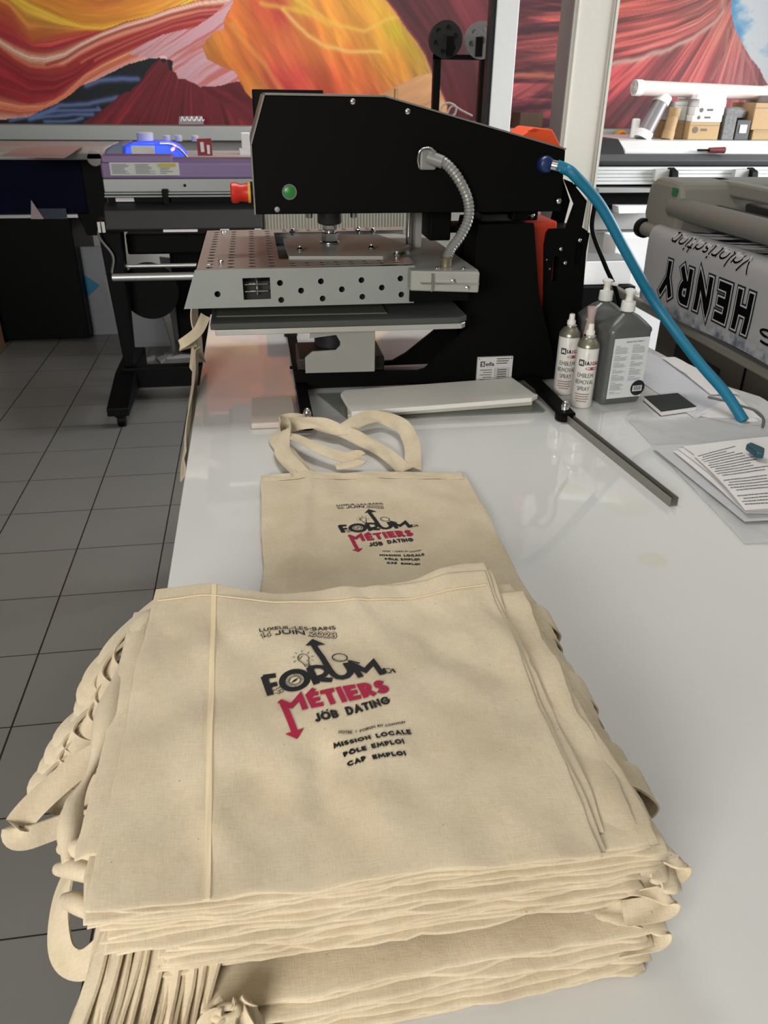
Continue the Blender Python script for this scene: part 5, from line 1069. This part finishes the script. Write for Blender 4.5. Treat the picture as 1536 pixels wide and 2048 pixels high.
PG = ['paper sheet whose edge shows just above the stiff bottom sheet', 'second loose sheet of the paper pile, slightly curled', 'third loose sheet of the paper pile, below the printed one']
for i in range(3):
    o = .013*i; p = [(a+o*1.0, b+o*.3) for a, b in [(0.849,1.138),(0.986,1.12),(1.122,1.455),(0.85,1.42)]]
    sheet(p, .9315+.0034*i, 'paper_sheet', PAPER, PG[i], 'paper', 10+i, .003, .0004, lambda s, t_: .004*math.sin(PI*t_)*(1-s))
q = [(0.842,1.132),(1.03,1.13),(1.036,1.437),(0.87,1.372)]
ps = sheet(q, .9425, 'paper_sheet', PAPER, 'uppermost printed sheet with rows of tiny text on the paper pile', 'paper', 20, .002, .0004, lambda s, t_: .005*math.sin(PI*t_)*(1-s))
g = MB(); rr = random.Random(5); A_, B_, D_ = Vector((*q[0], 0)), Vector((*q[1], 0)), Vector((*q[3], 0)); C_ = Vector((*q[2], 0))
for i in range(22):
    t_ = .95-.042*i
    if i in (11, 17): continue
    s = .04+.04*(i % 3 == 1); e_ = rr.uniform(.45, .8)
    while s < e_:
        w = rr.uniform(.008, .03); 
        def pp_(s_, tt): 
            p = A_*(1-s_)*(1-tt)+B_*s_*(1-tt)+C_*s_*tt+D_*(1-s_)*tt; return (p.x, p.y, .9425+.0009+.002*float(fbm(p.x*22, p.y*22, 20, 3))+.005*math.sin(PI*tt)*(1-s_))
        g.add([pp_(s, t_), pp_(s+w, t_), pp_(s+w, t_+.014), pp_(s, t_+.014)], [(0, 1, 2, 3)]); s += w+.006
g.build('printed_lines', mat('print_grey', (92, 92, 98), .7), ps)
q = [(0.98,1.367),(0.996,1.376),(1.007,1.343),(0.99,1.318),(0.978,1.324)]
tag(MB().prism(q, 'z', .952, .966).build('plastic_clip', mat('dark_teal_clip', (20, 70, 84), .4), bevel=.003), 'small dark teal plastic clip resting on the printed papers', 'clip')
sheet([(0.995,2.017),(1.011,1.616),(1.203,1.755),(1.146,2.145)], .9212, 'paper_sheet', mat('bluish_paper', (212, 214, 222), .45), 'large bluish white sheet lying flat by the dark notebook', 'paper', 31, .0012)
sheet([(1.149,2.079),(1.127,1.763),(1.202,1.754),(1.19,2.075)], .9245, 'paper_sheet', PAPER, 'white sheet curling over the far right table edge', 'paper', 33, .005, .0005, lambda s, t_: .004*math.sin(PI*s))
sheet([(1.024,1.641),(1.095,1.567),(1.162,1.559),(1.197,1.763)], .9214, 'paper_sheet', PAPER, 'white sheet under the lower end of the blue hose', 'paper', 35, .002)

# ================================================================== cotton tote bags
def und(x, y, k=1.): return k*(.0055*(float(fbm(x*7+3, y*7, 5, 3))-.5)*2)
def tote(label, quad, z0, th, seed, k=1., n=34, lobes=2, edge=.004, group=None, hf=None, name='tote_bag', ripple=.0016, droop=0., dens=26, bow=0.):
    """folded or flat bag: closed cloth body over a quad BL, BR, TR, TL with wavy lobed edges"""
    a, b, c, d = [Vector((p[0], p[1], 0)) for p in quad]; N1 = n+1; cen = (a+b+c+d)/4
    def base(s, t): return a*(1-s)*(1-t)+b*s*(1-t)+c*s*t+d*(1-s)*t
    top = []; 
    for i in range(N1):
        for j in range(N1):
            s, t = i/n, j/n; p = base(s, t); p = p+(a-d).normalized()*bow*math.sin(PI*s**1.15)**1.3*t**3
            w = lambda q, sd: (float(vnoise(np.array(q*9.), np.array(sd*3.7), seed))-.5)*2*edge+(float(vnoise(np.array(q*26.), np.array(sd*1.7), seed+3))-.5)*edge*.8
            e = [(1-t)**6, t**6, (1-s)**6, s**6]
            p = p+(a-d).normalized()*w(s, 1)*e[0]+(d-a).normalized()*w(s, 2)*e[1]+(a-b).normalized()*w(t, 3)*e[2]+(b-a).normalized()*w(t, 4)*e[3]
            h = hf(p.x, p.y) if hf else und(p.x, p.y, k)
            rr_ = ripple*(float(fbm(p.x*dens+seed, p.y*dens, seed, 3))-.5)*2
            m_ = min(s, 1-s, t, 1-t); 
            if droop and p.x < -.165: h -= droop*(-.165-p.x)
            top.append(Vector((p.x, p.y, z0+h+rr_)))
    brd = [i*N1 for i in range(N1)]+[n*N1+j for j in range(1, N1)]+[i*N1+n for i in range(n-1, -1, -1)]+[j for j in range(n-1, 0, -1)]
    mb = MB(); V = [Vector(p)+Vector((0, 0, th)) for p in top]; mb.v = [tuple(p) for p in V]+[tuple(p) for p in top]; M_ = N1*N1
    for i in range(n):
        for j in range(n): q = i*N1+j; mb.f += [(q, q+N1, q+N1+1, q+1), (M_+q, M_+q+1, M_+q+N1+1, M_+q+N1)]
    K = lobes*4; nb = len(brd); s0 = len(mb.v)
    for r_ in range(1, K):
        f = r_/K; off = abs(math.sin(f*lobes*PI))*th/lobes*.9
        for x in range(nb):
            p = top[brd[x]]; q0, q1 = top[brd[x-1]], top[brd[(x+1) % nb]]; tg = (q1-q0); nn = Vector((tg.y, -tg.x, 0)).normalized()
            if nn.dot(p-cen) < 0: nn = -nn
            mb.v.append((p.x+nn.x*off, p.y+nn.y*off, p.z+th*(1-f)))
    for r_ in range(K):
        for x in range(nb):
            y = (x+1) % nb; A = (brd[x], brd[y]) if r_ == 0 else (s0+(r_-1)*nb+x, s0+(r_-1)*nb+y); B = (M_+brd[x], M_+brd[y]) if r_ == K-1 else (s0+r_*nb+x, s0+r_*nb+y)
            mb.f.append((A[0], B[0], B[1], A[1]))
    o = mb.build(name, CANVAS, smooth=False)
    for p in o.data.polygons: p.use_smooth = True
    return tag(o, label, 'tote bag', group)
def strap(path, wid, w, parent, name='handle', crease=.0012, t=.0022, steps=8): return MB().ribbon(path, wid, w, t, steps, crease).build(name, CANVAS, parent, smooth=True)

# ---- the printed design, drawn once in metres from its own origin
O_ = (-.022, .724)
def loc_(pts): return [(a-O_[0], b-O_[1]) for a, b in pts]
DB0, DB, DBJ, DBP, DR, DC, DC1 = [], [], [], [], [], [], []       # black, red, cloth-coloured strokes
def ink(L_, pts, w, step=.006): L_.append(stroke_poly(loc_(pts), w, step))
def txt(L_, s, q, w, gap=.22, wd=None):
    q = loc_(q)
    for vf in word(s, q[0], q[1], q[2], w, gap, .005, wd): L_.append(vf)
def fillp(L_, pts): p = loc_(pts); L_.append((p, [tuple(range(len(p)))]))
txt(DB0, 'LUXEUIL-LES-BAINS', [(-0.022,0.717),(0.063,0.718),(-0.023,0.723)], .0011, .12)
txt(DB0, '14', [(-0.021,0.706),(-0.009,0.706),(-0.022,0.715)], .0024, .08); txt(DB0, 'JUIN', [(-0.005,0.707),(0.028,0.708),(-0.006,0.715)], .0018, .14)
txt(DB0, '2023', [(0.032,0.707),(0.063,0.704),(0.032,0.717)], .0027, .05); txt(DC, '2023', [(0.032,0.707),(0.063,0.704),(0.032,0.717)], .0027, .05, .0012); txt(DC1, '14', [(-0.021,0.706),(-0.009,0.706),(-0.022,0.715)], .0024, .08, .0009)
FW = .0070
ink(DB, [(-0.019,0.645),(-0.013,0.617)], FW); ink(DB, [(-0.02,0.644),(-0.007,0.645)], .0062); ink(DB, [(-0.016,0.631),(-0.006,0.633)], .0062)
oc_ = loc_([(0.012,0.635)])[0]
DB.append(stroke_poly(arc(*oc_, .0128, .0128, 0, 360, 40), .0066))
DB.append(stroke_poly(arc(*oc_, .0078, .0078, 0, 360, 32), .0005)); DB.append(stroke_poly(arc(*oc_, .0060, .0060, 0, 360, 32), .0009))
DB.append(([(oc_[0]-.0042, oc_[1]-.0030), (oc_[0]+.0009, oc_[1]-.0011), (oc_[0]+.0044, oc_[1]+.0034), (oc_[0]-.0009, oc_[1]+.0011)], [(0, 1, 2, 3)]))
for a in range(4): a = a*PI/2; DB.append(stroke_poly([(oc_[0]+.0075*math.cos(a), oc_[1]+.0075*math.sin(a)), (oc_[0]+.0094*math.cos(a), oc_[1]+.0094*math.sin(a))], .0006))
ink(DB, [(0.028,0.651),(0.034,0.624)], FW); ink(DB, [(0.027,0.65),(0.035,0.651),(0.041,0.65),(0.045,0.646),(0.046,0.641),(0.043,0.636),(0.039,0.634),(0.031,0.633)], .0058); ink(DB, [(0.036,0.634),(0.041,0.629),(0.05,0.627)], .0066)
ink(DB, [(0.035,0.693),(0.043,0.669),(0.049,0.644),(0.052,0.636),(0.056,0.631),(0.061,0.63),(0.066,0.632),(0.07,0.638),(0.07,0.644),(0.067,0.657)], .0068)
fillp(DB, [(0.035,0.702),(0.049,0.693),(0.038,0.691),(0.027,0.689)])
ink(DB, [(0.08,0.629),(0.073,0.656),(0.086,0.64),(0.097,0.657),(0.103,0.632)], .0064)
fillp(DB, [(0.071,0.658),(0.076,0.656),(0.075,0.651),(0.072,0.653)]); fillp(DB, [(0.094,0.656),(0.098,0.661),(0.099,0.657),(0.097,0.653)])
txt(DR, '\u00c9TIERS', [(0.026,0.591),(0.107,0.601),(0.021,0.612)], .0056, .13)
ink(DR, [(-0.002,0.605),(0.008,0.562)], .0064); ink(DR, [(-0.005,0.607),(0.007,0.597),(0.016,0.611),(0.02,0.59)], .0060); fillp(DR, [(-0.001,0.56),(0.006,0.562),(0.017,0.566),(0.01,0.553)])
txt(DBJ, 'JOB', [(0.029,0.572),(0.052,0.575),(0.027,0.583)], .0026, .10); txt(DBJ, 'DATING', [(0.06,0.577),(0.104,0.584),(0.058,0.588)], .0026, .12)
txt(DBP, 'NOTRE', [(0.049,0.554),(0.062,0.552),(0.049,0.558)], .0007, .13); txt(DBP, '1', [(0.065,0.552),(0.066,0.552),(0.065,0.556)], .0007, .13); txt(DBP, 'FORUM', [(0.069,0.551),(0.084,0.551),(0.069,0.555)], .0007, .13); txt(DBP, 'EN', [(0.086,0.552),(0.091,0.552),(0.086,0.555)], .0007, .13); txt(DBP, 'COMMUN', [(0.093,0.551),(0.113,0.555),(0.093,0.554)], .0007, .13)
txt(DBP, 'MISSION', [(0.043,0.538),(0.078,0.537),(0.042,0.544)], 0.0017, .15); txt(DBP, 'LOCALE', [(0.083,0.537),(0.117,0.541),(0.082,0.543)], 0.0017, .15)
txt(DBP, 'P\u00d4LE', [(0.051,0.524),(0.072,0.523),(0.05,0.53)], 0.0017, .15); txt(DBP, 'EMPLOI', [(0.077,0.524),(0.108,0.528),(0.076,0.53)], 0.0017, .15)
txt(DBP, 'CAP', [(0.053,0.511),(0.07,0.511),(0.052,0.517)], 0.0017, .15); txt(DBP, 'EMPLOI', [(0.076,0.511),(0.107,0.514),(0.075,0.516)], 0.0017, .15)
# bulb with rays, magnifier, cuffed hands, puzzle piece
bc = loc_([(0.023,0.667)])[0]
DB.append(stroke_poly(arc(*bc, .0060, .0066, -60, 240, 26), .0009)); ink(DB, [(0.02,0.662),(0.023,0.657),(0.024,0.653)], .0009); ink(DB, [(0.029,0.662),(0.028,0.658),(0.029,0.654)], .0009); ink(DB, [(0.024,0.656),(0.029,0.656)], .0009); ink(DB, [(0.024,0.653),(0.03,0.654)], .0009)
ink(DB, [(0.018,0.669),(0.019,0.665),(0.022,0.671)], .0007)
for a in (-20, 15, 55, 95, 135, 170, 205): a = math.radians(a); DB.append(stroke_poly([(bc[0]+.0088*math.cos(a), bc[1]+.0095*math.sin(a)), (bc[0]+.0118*math.cos(a), bc[1]+.0128*math.sin(a))], .0007))
mc_ = loc_([(0.062,0.668)])[0]
DB.append(stroke_poly(arc(*mc_, .0080, .0077, 0, 360, 34), .0013)); DB.append(stroke_poly(arc(*mc_, .0060, .0058, 190, 290, 10), .0006)); ink(DB, [(0.069,0.663),(0.073,0.661)], .0010); ink(DB, [(0.072,0.661),(0.082,0.655)], .0020)
fillp(DB, [(0.104,0.643),(0.107,0.645),(0.108,0.635),(0.105,0.634)]); ink(DB, [(0.107,0.643),(0.111,0.644),(0.114,0.64),(0.112,0.636),(0.108,0.637),(0.107,0.641)], .0010); fillp(DB, [(0.114,0.643),(0.116,0.643),(0.118,0.635),(0.116,0.635)]); ink(DB, [(0.107,0.635),(0.113,0.635)], .0010)
ink(DB, [(-0.011,0.621),(-0.01,0.625),(-0.007,0.624),(-0.007,0.627),(-0.005,0.626),(-0.004,0.629),(-0.002,0.627)], .0006); ink(DB, [(-0.009,0.619),(-0.006,0.62),(-0.005,0.618),(-0.003,0.621),(-0.004,0.624),(-0.002,0.625),(-0,0.623),(-0.001,0.62),(-0.004,0.619)], .0006); ink(DB, [(-0.006,0.623),(-0.004,0.622)], .0012)
# stopwatch drawn over the O of JOB
sc_ = loc_([(0.041,0.58)])[0]
ink(DBJ, [(0.042,0.584),(0.042,0.58),(0.04,0.577)], .0006); ink(DBJ, [(0.04,0.586),(0.042,0.587)], .0018); ink(DBJ, [(0.035,0.584),(0.037,0.586)], .0014); ink(DBJ, [(0.044,0.586),(0.046,0.585)], .0014)
def put_print(L_, origin, ang, zf, name, m, parent, lift):
    c, s = math.cos(ang), math.sin(ang); mb = MB()
    for V, F in L_:
        mb.add([(origin[0]+a*c-b*s, origin[1]+a*s+b*c, zf(origin[0]+a*c-b*s, origin[1]+a*s+b*c)+lift) for a, b in V], F)
    return mb.build(name, m, parent)

# ---- the flat bag lying behind the stack
def h2(x, y):
    z = .0115*float(fbm(x*13, y*9, 41, 2))+.003*float(fbm(x*30, y*16, 43, 2))+.004*math.exp(-((x-.03-(y-1.0)*.12)/.012)**2)+.003*math.exp(-((x-.10+(y-1.0)*.3)/.02)**2)*max(0, 1.35-y)*3
    return max(0, z)
q2 = [(-.028, .80), (.385, .80), (.378, 1.372), (-.016, 1.416)]
q2 = [(-.022, .80), (.372, .80), (.384, 1.375), (-.016, 1.418)]
b2 = tote('cream cotton tote with FORUM print lying flat alone behind the stack', q2, .9215, .004, 71, n=90, lobes=2, edge=.002, hf=h2, ripple=.0006)
zf2 = lambda x, y: .9215+.004+h2(x, y)+.0006*(float(fbm(x*26+71, y*26, 71, 3))-.5)*2
put_print(DB0, (.117, 1.267), -.075, zf2, 'date_lettering', INK, b2, .0009); put_print(DB, (.117, 1.267), -.075, zf2, 'title_print', INK, b2, .0009); put_print(DBJ, (.117, 1.267), -.075, zf2, 'subtitle_lettering', INK, b2, .0009); put_print(DC1, (.117, 1.267), -.075, zf2, 'day_outline', CANVAS, b2, .0011); put_print(DBP, (.117, 1.267), -.075, zf2, 'partner_lettering', INK, b2, .0009); put_print(DR, (.117, 1.267), -.075, zf2, 'crimson_print', REDINK, b2, .0009); put_print(DC, (.117, 1.267), -.075, zf2, 'year_outline', CANVAS, b2, .0011)
MB().ribbon([(x, 1.402-(x+.016)*.107+.0015*math.sin(x*37), zf2(x, 1.398-(x+.016)*.107)+.0008+.0012*abs(math.sin(x*31))) for x in [-.013+i*.0205 for i in range(20)]], [(0, 1, 0)]*20, .026, .0014, 4, .0007).build('hem', CANVAS, b2, smooth=True)
zz = .932
strap([(.075, 1.40, zz), (.045, 1.50, zz), (.018, 1.60, .936), (.045, 1.668, .945), (.10, 1.665, .940), (.15, 1.62, .936), (.19, 1.56, .94), (.235, 1.50, .935), (.265, 1.40, zz)], [(1, .2, 0), (1, .3, .1), (.6, .2, .6), (.3, 1, .4), (0, 1, .3), (.6, .8, .2), (.8, .6, .4), (1, .4, .2), (1, .1, 0)], .034, b2, crease=.0034)
strap([(.060, 1.40, .935), (.028, 1.52, .94), (.05, 1.62, .952), (.11, 1.635, .948), (.16, 1.60, .945), (.21, 1.64, .95), (.26, 1.655, .946), (.295, 1.59, .95), (.300, 1.50, .944), (.284, 1.40, .936)], [(1, .3, .1), (1, .4, .3), (.5, .8, .5), (0, 1, .4), (.2, 1, .4), (0, 1, .5), (.3, 1, .5), (.8, .4, .8), (1, 0, .3), (1, 0, 0)], .034, b2, crease=.0034)
strap([(.035, 1.60, .940), (.06, 1.555, .948), (.10, 1.50, .948), (.15, 1.45, .945), (.178, 1.445, .95), (.178, 1.425, .945), (.13, 1.42, .94)], [(.6, .8, 0), (.6, .8, 0), (.6, .8, .2), (0, 1, .4), (0, 1, .5), (0, 1, .2), (0, 1, 0)], .026, b2)

# ---- the stack: three piles of folded bags, a few unfolded ones on top
ST = 'folded cotton tote bags in the stack'
rs = random.Random(11)
def pile(z0, z1, n, X0, X1, Y0, Y1, skew, jit, seed, name, labels, k, group, droop=0.):
    out = []
    for i in range(n):
        f = i/(max(1, n-1)); z = z0+(z1-z0)*i/n; th = (z1-z0)/n*.80
        j = lambda s=1.: rs.uniform(-jit, jit)*s
        y0 = Y0(f) if callable(Y0) else Y0; x0 = X0(f) if callable(X0) else X0; x1 = X1(f) if callable(X1) else X1
        q = [(x0+j(), y0+j(.6)), (x1+j(), y0+skew+j(.6)), (x1+j()-.004, Y1+j()), (x0+j(), Y1+j())]
        out.append(tote(labels(i, n), q, z, th, seed+i, k*(.35+.65*(z-.92)/.14), n=30, lobes=1 if i % 3 else 2, edge=.0045, group=group, ripple=.0022, droop=droop, dens=38))
    return out
def lab(where):
    W = ['lowest', 'second from bottom', 'third from bottom', 'fourth from bottom', 'fifth from bottom', 'sixth from bottom', 'seventh from bottom', 'eighth from bottom', 'ninth from bottom', 'tenth from bottom', 'eleventh from bottom']
    return lambda i, n: 'folded cream cotton tote, %s of the %s' % ('topmost' if i == n-1 else W[i], where)
A = pile(.9215, .962, 8, lambda f: -.10+.03*f, lambda f: .292+.018*f, lambda f: .358+.016*f, .80, .018, .006, 100, 'a', lab('bottom bundle nearest the table'), .5, ST, 0)
B = pile(.967, 1.011, 10, lambda f: -.112+.012*f, lambda f: .298-.002*f, lambda f: .404-.005*f, .79, .012, .0045, 200, 'b', lab('middle bundle'), .8, ST, 0)
Cc = pile(1.0125, 1.050, 9, lambda f: -.140-.016*f, lambda f: .318-.02*f, lambda f: .400+.006*f, .80, .004, .007, 300, 'c', lab('upper bundle'), 1., ST, .3)
# unfolded bags
def ht(x, y): return und(x, y, 1.)+.0105*(float(fbm(x*12, y*8.5, 77, 2))-.5)*2+.0065*(float(fbm(x*24+.6*math.sin(y*9), y*15, 79, 2))-.5)*2*min(1,max(0,float(fbm(x*6,y*6,81,2))*3-1))+.008*max(0, (y-.74)/.1)**2*math.exp(-((x-.24)/.05)**2)+.0025*math.exp(-((x-.15+.35*(y-.6))/.012)**2)*max(0,min(1,(y-.62)*8))
hT = lambda x, y: ht(x, y)
u1 = tote('cream tote spilling out furthest right under the top bags', [(-.15, .408), (.290, .405), (.298, .775), (-.15, .79)], 1.0505, .0028, 401, 1, n=44, lobes=2, edge=.004, hf=hT, ripple=.001)
u2 = tote('cream tote with a puffy left fold, second from the top of the stack', [(-.172, .455), (.262, .425), (.272, .822), (-.168, .80)], 1.0540, .0030, 402, 1, n=44, lobes=2, edge=.003, hf=hT, ripple=.001, droop=.5, bow=.03)
u3 = tote('cream tote directly under the topmost printed one', [(-.150, .41), (.2525, .402), (.266, .835), (-.146, .825)], 1.0575, .0026, 403, 1, n=44, lobes=2, edge=.002, hf=hT, ripple=.0008, bow=.034)
ZTOP = 1.0605
qt = [(-.154, .402), (.2485, .397), (.262, .812), (-.147, .838)]
tt = tote('topmost cream cotton tote with large black and crimson FORUM print, on the stack', qt, ZTOP, .0020, 404, 1, n=110, lobes=2, edge=.0015, hf=hT, ripple=.0004, bow=.028)
zft = lambda x, y: ZTOP+.0020+hT(x, y)+.0004*(float(fbm(x*26+404, y*26, 404, 3))-.5)*2
put_print(DB0, O_, 0, zft, 'date_lettering', INK, tt, .0009); put_print(DB, O_, 0, zft, 'title_print', INK, tt, .0009); put_print(DBJ, O_, 0, zft, 'subtitle_lettering', INK, tt, .0009); put_print(DC1, O_, 0, zft, 'day_outline', CANVAS, tt, .0011); put_print(DBP, O_, 0, zft, 'partner_lettering', INK, tt, .0009); put_print(DR, O_, 0, zft, 'crimson_print', REDINK, tt, .0009); put_print(DC, O_, 0, zft, 'year_outline', CANVAS, tt, .0011)
def seam(x0, y0, x1, y1, w, n=24):
    P_ = []
    for i in range(n+1): f = i/n; x, y = x0+(x1-x0)*f, y0+(y1-y0)*f; P_.append((x, y, zft(x, y)+.0004))
    return P_
MB().ribbon(seam(-.0755, .822, -.0675, .401, 0), [(1, 0, 0)]*25, .0052, .0012, 2, .0003).build('pressed_crease', mat('pale_crease', (224, 206, 172), .9), tt, smooth=True)
hy = lambda x: (.838-(x+.147)*.0636-.028*math.sin(PI*min(1, max(0, (x+.147)/.409))**1.15)**1.3)-.026
MB().ribbon([(x, hy(x), zft(x, hy(x))+.0009) for x in [-.143+i*.01 for i in range(41)]], [(0, 1, 0)]*41, .0014, .0008, 3, 0).build('hem_seam', mat('pale_crease', (224, 206, 172), .9), tt, smooth=True)

# puffy left fold of the second bag
MB().tube([(-.150, .80, 1.046), (-.164, .74, 1.048), (-.172, .66, 1.046), (-.178, .58, 1.043), (-.190, .52, 1.038), (-.186, .47, 1.034)], .012, 12, 10, lambda i, N: .75+.35*math.sin(i*.33)+.2*math.sin(i*.11)).build('puffed_fold', CANVAS, u2, smooth=True)
for i, (a, b) in enumerate((((-.196, .492, 1.026), (-.150, .460, 1.045)), ((-.197, .476, 1.020), (-.152, .446, 1.040)), ((-.190, .455, 1.008), (-.160, .430, 1.020)))):
    MB().tube([a, tuple((x+y)/2+(.004 if k == 2 else 0) for k, (x, y) in enumerate(zip(a, b))), b], .0075, 12, 6, lambda i, N: .7+.45*math.sin(PI*i/N)).build('rolled_corner', CANVAS, u1, smooth=True)

# straps on the right
for i in range(12):
    y = .792-.0262*i+rs.uniform(-.002, .002); o = rs.uniform(-.005, .005)+.004*math.sin(i*1.3)-(.006 if 4 < i < 7 else 0)
    strap([(.255, y, 1.041-.002*(i % 3)), (.300+o, y-.006, 1.037-.002*(i % 2)), (.324+o, y-.014, 1.026), (.329+o, y-.020, 1.010), (.316, y-.024, .999), (.28, y-.024, .996)], [(0, 1, .12)]*6, .0295, Cc[8-i % 9], crease=.0008, t=.0026)
# stepped corners under the right edge, crumpled ends further out
for i in range(8):
    x = .272+.0075*i; y = .510-.009*i; z = 1.040-.006*i
    MB().ribbon([(x-.035, y+.03, z), (x-.004, y-.004, z+.001), (x-.001, y-.045, z-.004), (x-.004, .425-.003*i, z-.010)], [(1, .1, -.45)]*4, .022, .0024, 8, .0018).build('folded_edge', CANVAS, Cc[8-i], smooth=True)
for i, (x, y, z, a) in enumerate(((.322, .492, .992, .15), (.335, .470, .985, -.1), (.331, .447, .990, .1), (.336, .425, 1.0, -.2), (.322, .409, .978, .1), (.312, .396, .956, -.1))):
    MB().ribbon([(x-.06, y+.016, z+.002), (x-.025, y+.008, z+.006), (x-.004, y, z+.004), (x+.004, y-.004, z-.003), (x-.006, y-.008, z-.009), (x-.04, y-.008, z-.010)], [(a, 1, .30+a)]*6, .021, .0026, 8, .0022).build('folded_end', CANVAS, B[9-i], smooth=True)
# straps on the left
def lstrap(p, w, par, cr=.001): return strap(p, w, .026, par, crease=cr)
for i in range(9):
    y = .868-.0145*i+rs.uniform(-.003, .003); z = 1.022-.0078*i; o = -.005*i+rs.uniform(-.005, .005)
    MB().ribbon([(-.135, y, z+.004), (-.165, y-.026, z), (-.192+o, y-.062, z-.008), (-.204+o*1.4, y-.098, z-.018), (-.190+o, y-.120, z-.026), (-.15, y-.124, z-.026)],
                [(-.5, .8, -.2), (-.8, .6, -.45), (-.9, .5, -.6), (-1, .1, -.6), (-.6, -.8, -.5), (-.1, -1, -.3)], .027+.004*(i % 2), .0026, 7, .0012).build('handle', CANVAS, Cc[8-i], smooth=True)
lstrap([(-.15, .66, .98), (-.20, .645, .98), (-.245, .615, .965), (-.272, .59, .948), (-.262, .585, .938), (-.22, .60, .935), (-.16, .60, .94)], [(.2, .6, .7), (.3, .7, .6), (.3, .7, .6), (.4, .6, .6), (.2, .3, .9), (0, .2, 1), (0, 0, 1)], B[8])
lstrap([(-.15, .63, .965), (-.20, .625, .955), (-.225, .60, .94), (-.20, .585, .93), (-.15, .59, .935)], [(.2, .6, .8), (.2, .6, .8), (.1, .4, .9), (0, .1, 1), (0, 0, 1)], B[6])
lstrap([(-.165, .55, .975), (-.195, .545, .965), (-.215, .51, .94), (-.212, .475, .915), (-.190, .460, .912), (-.160, .47, .93)], [(.1, .2, 1), (.4, -.2, .9), (.7, -.3, .6), (.6, .4, .7), (.2, .6, .8), (0, .5, .9)], B[5])
# gathered cloth edges at the lower left, running down over the table corner
for i in range(22):
    x = -.186+.0048*i+rs.uniform(-.0012, .0012); dz = .004*math.sin(i*1.9)+rs.uniform(-.002, .002); l = rs.uniform(-.008, .008); v = lambda: rs.uniform(-.0035, .0035)
    MB().ribbon([(x+.040, .53, .995+dz), (x+.030+v(), .475, .988+dz), (x+.018+v(), .43, .972+dz*.8), (x+.008+v(), .385, .953+dz*.6), (x+.002+v(), .345+l, .938), (x-.001+v(), .315+l, .930)], [(.55+.1*math.sin(i), .1, .8)]*6, .022, .0026, 7, .0026+.0010*math.sin(i*2.3)).build('gathered_edge', CANVAS, A[i % 8], smooth=True)
MB().box(-.168, -.09, .34, .52, .9205, .931).build('gathered_base', CANVAS, A[0], bevel=.004)
# knotted strap in front
K0 = Vector((-.058, .366, .963))
for i in range(7):
    a = i*2*PI/7; e = Vector((math.cos(a)*.030, -abs(math.sin(a))*.012-.008, -.022-.012*abs(math.sin(a*1.3))))
    MB().ribbon([K0+Vector((math.cos(a)*.005, math.sin(a)*.003, .010)), K0+Vector((math.cos(a)*.014, -.006+math.sin(a)*.006, .006)), K0+e*.75, K0+e*1.5+Vector((0, -.004, -.004))], [(-math.sin(a), math.cos(a)*.4, .5)]*4, .022, .0026, 8, .003).build('bunched_cloth', CANVAS, A[7], smooth=True)
MB().tube([K0+Vector((math.cos(t)*.0135*(1-t/16), math.sin(t)*.006*(1-t/16)-.004, .010+.0008*t)) for t in [i*.8 for i in range(14)]], .0032, 10, 5).build('knot_swirl', CANVAS, A[7], smooth=True)

# ---- cloth bag hanging over the far left edge under the press
t = thing('tote_bag', 'cream tote bag hanging over the far left table edge beneath the press', 'tote bag', (-.17, 2.1, TOP))
part(MB().ribbon([(-.05, 2.2, 1.139), (-.135, 2.2, 1.135), (-.168, 2.18, 1.09), (-.172, 2.15, 1.0), (-.180, 2.05, .93), (-.190, 1.85, .88), (-.195, 1.7, .83)], [(0, 1, 0), (0, 1, .1), (.1, 1, .2), (.1, 1, .5), (.1, .6, .8), (.15, .4, .9), (.2, .3, .9)], .10, .003, 8, .005), 'body', CANVAS, t, smooth=True)
part(MB().ribbon([(-.13, 1.93, 1.12), (-.15, 1.90, 1.09), (-.19, 1.88, 1.065), (-.185, 1.9, 1.06), (-.16, 1.92, 1.06)], [(0, .6, .8)]*5, .024, .003, 8, .001), 'handle', CANVAS, t, smooth=True)
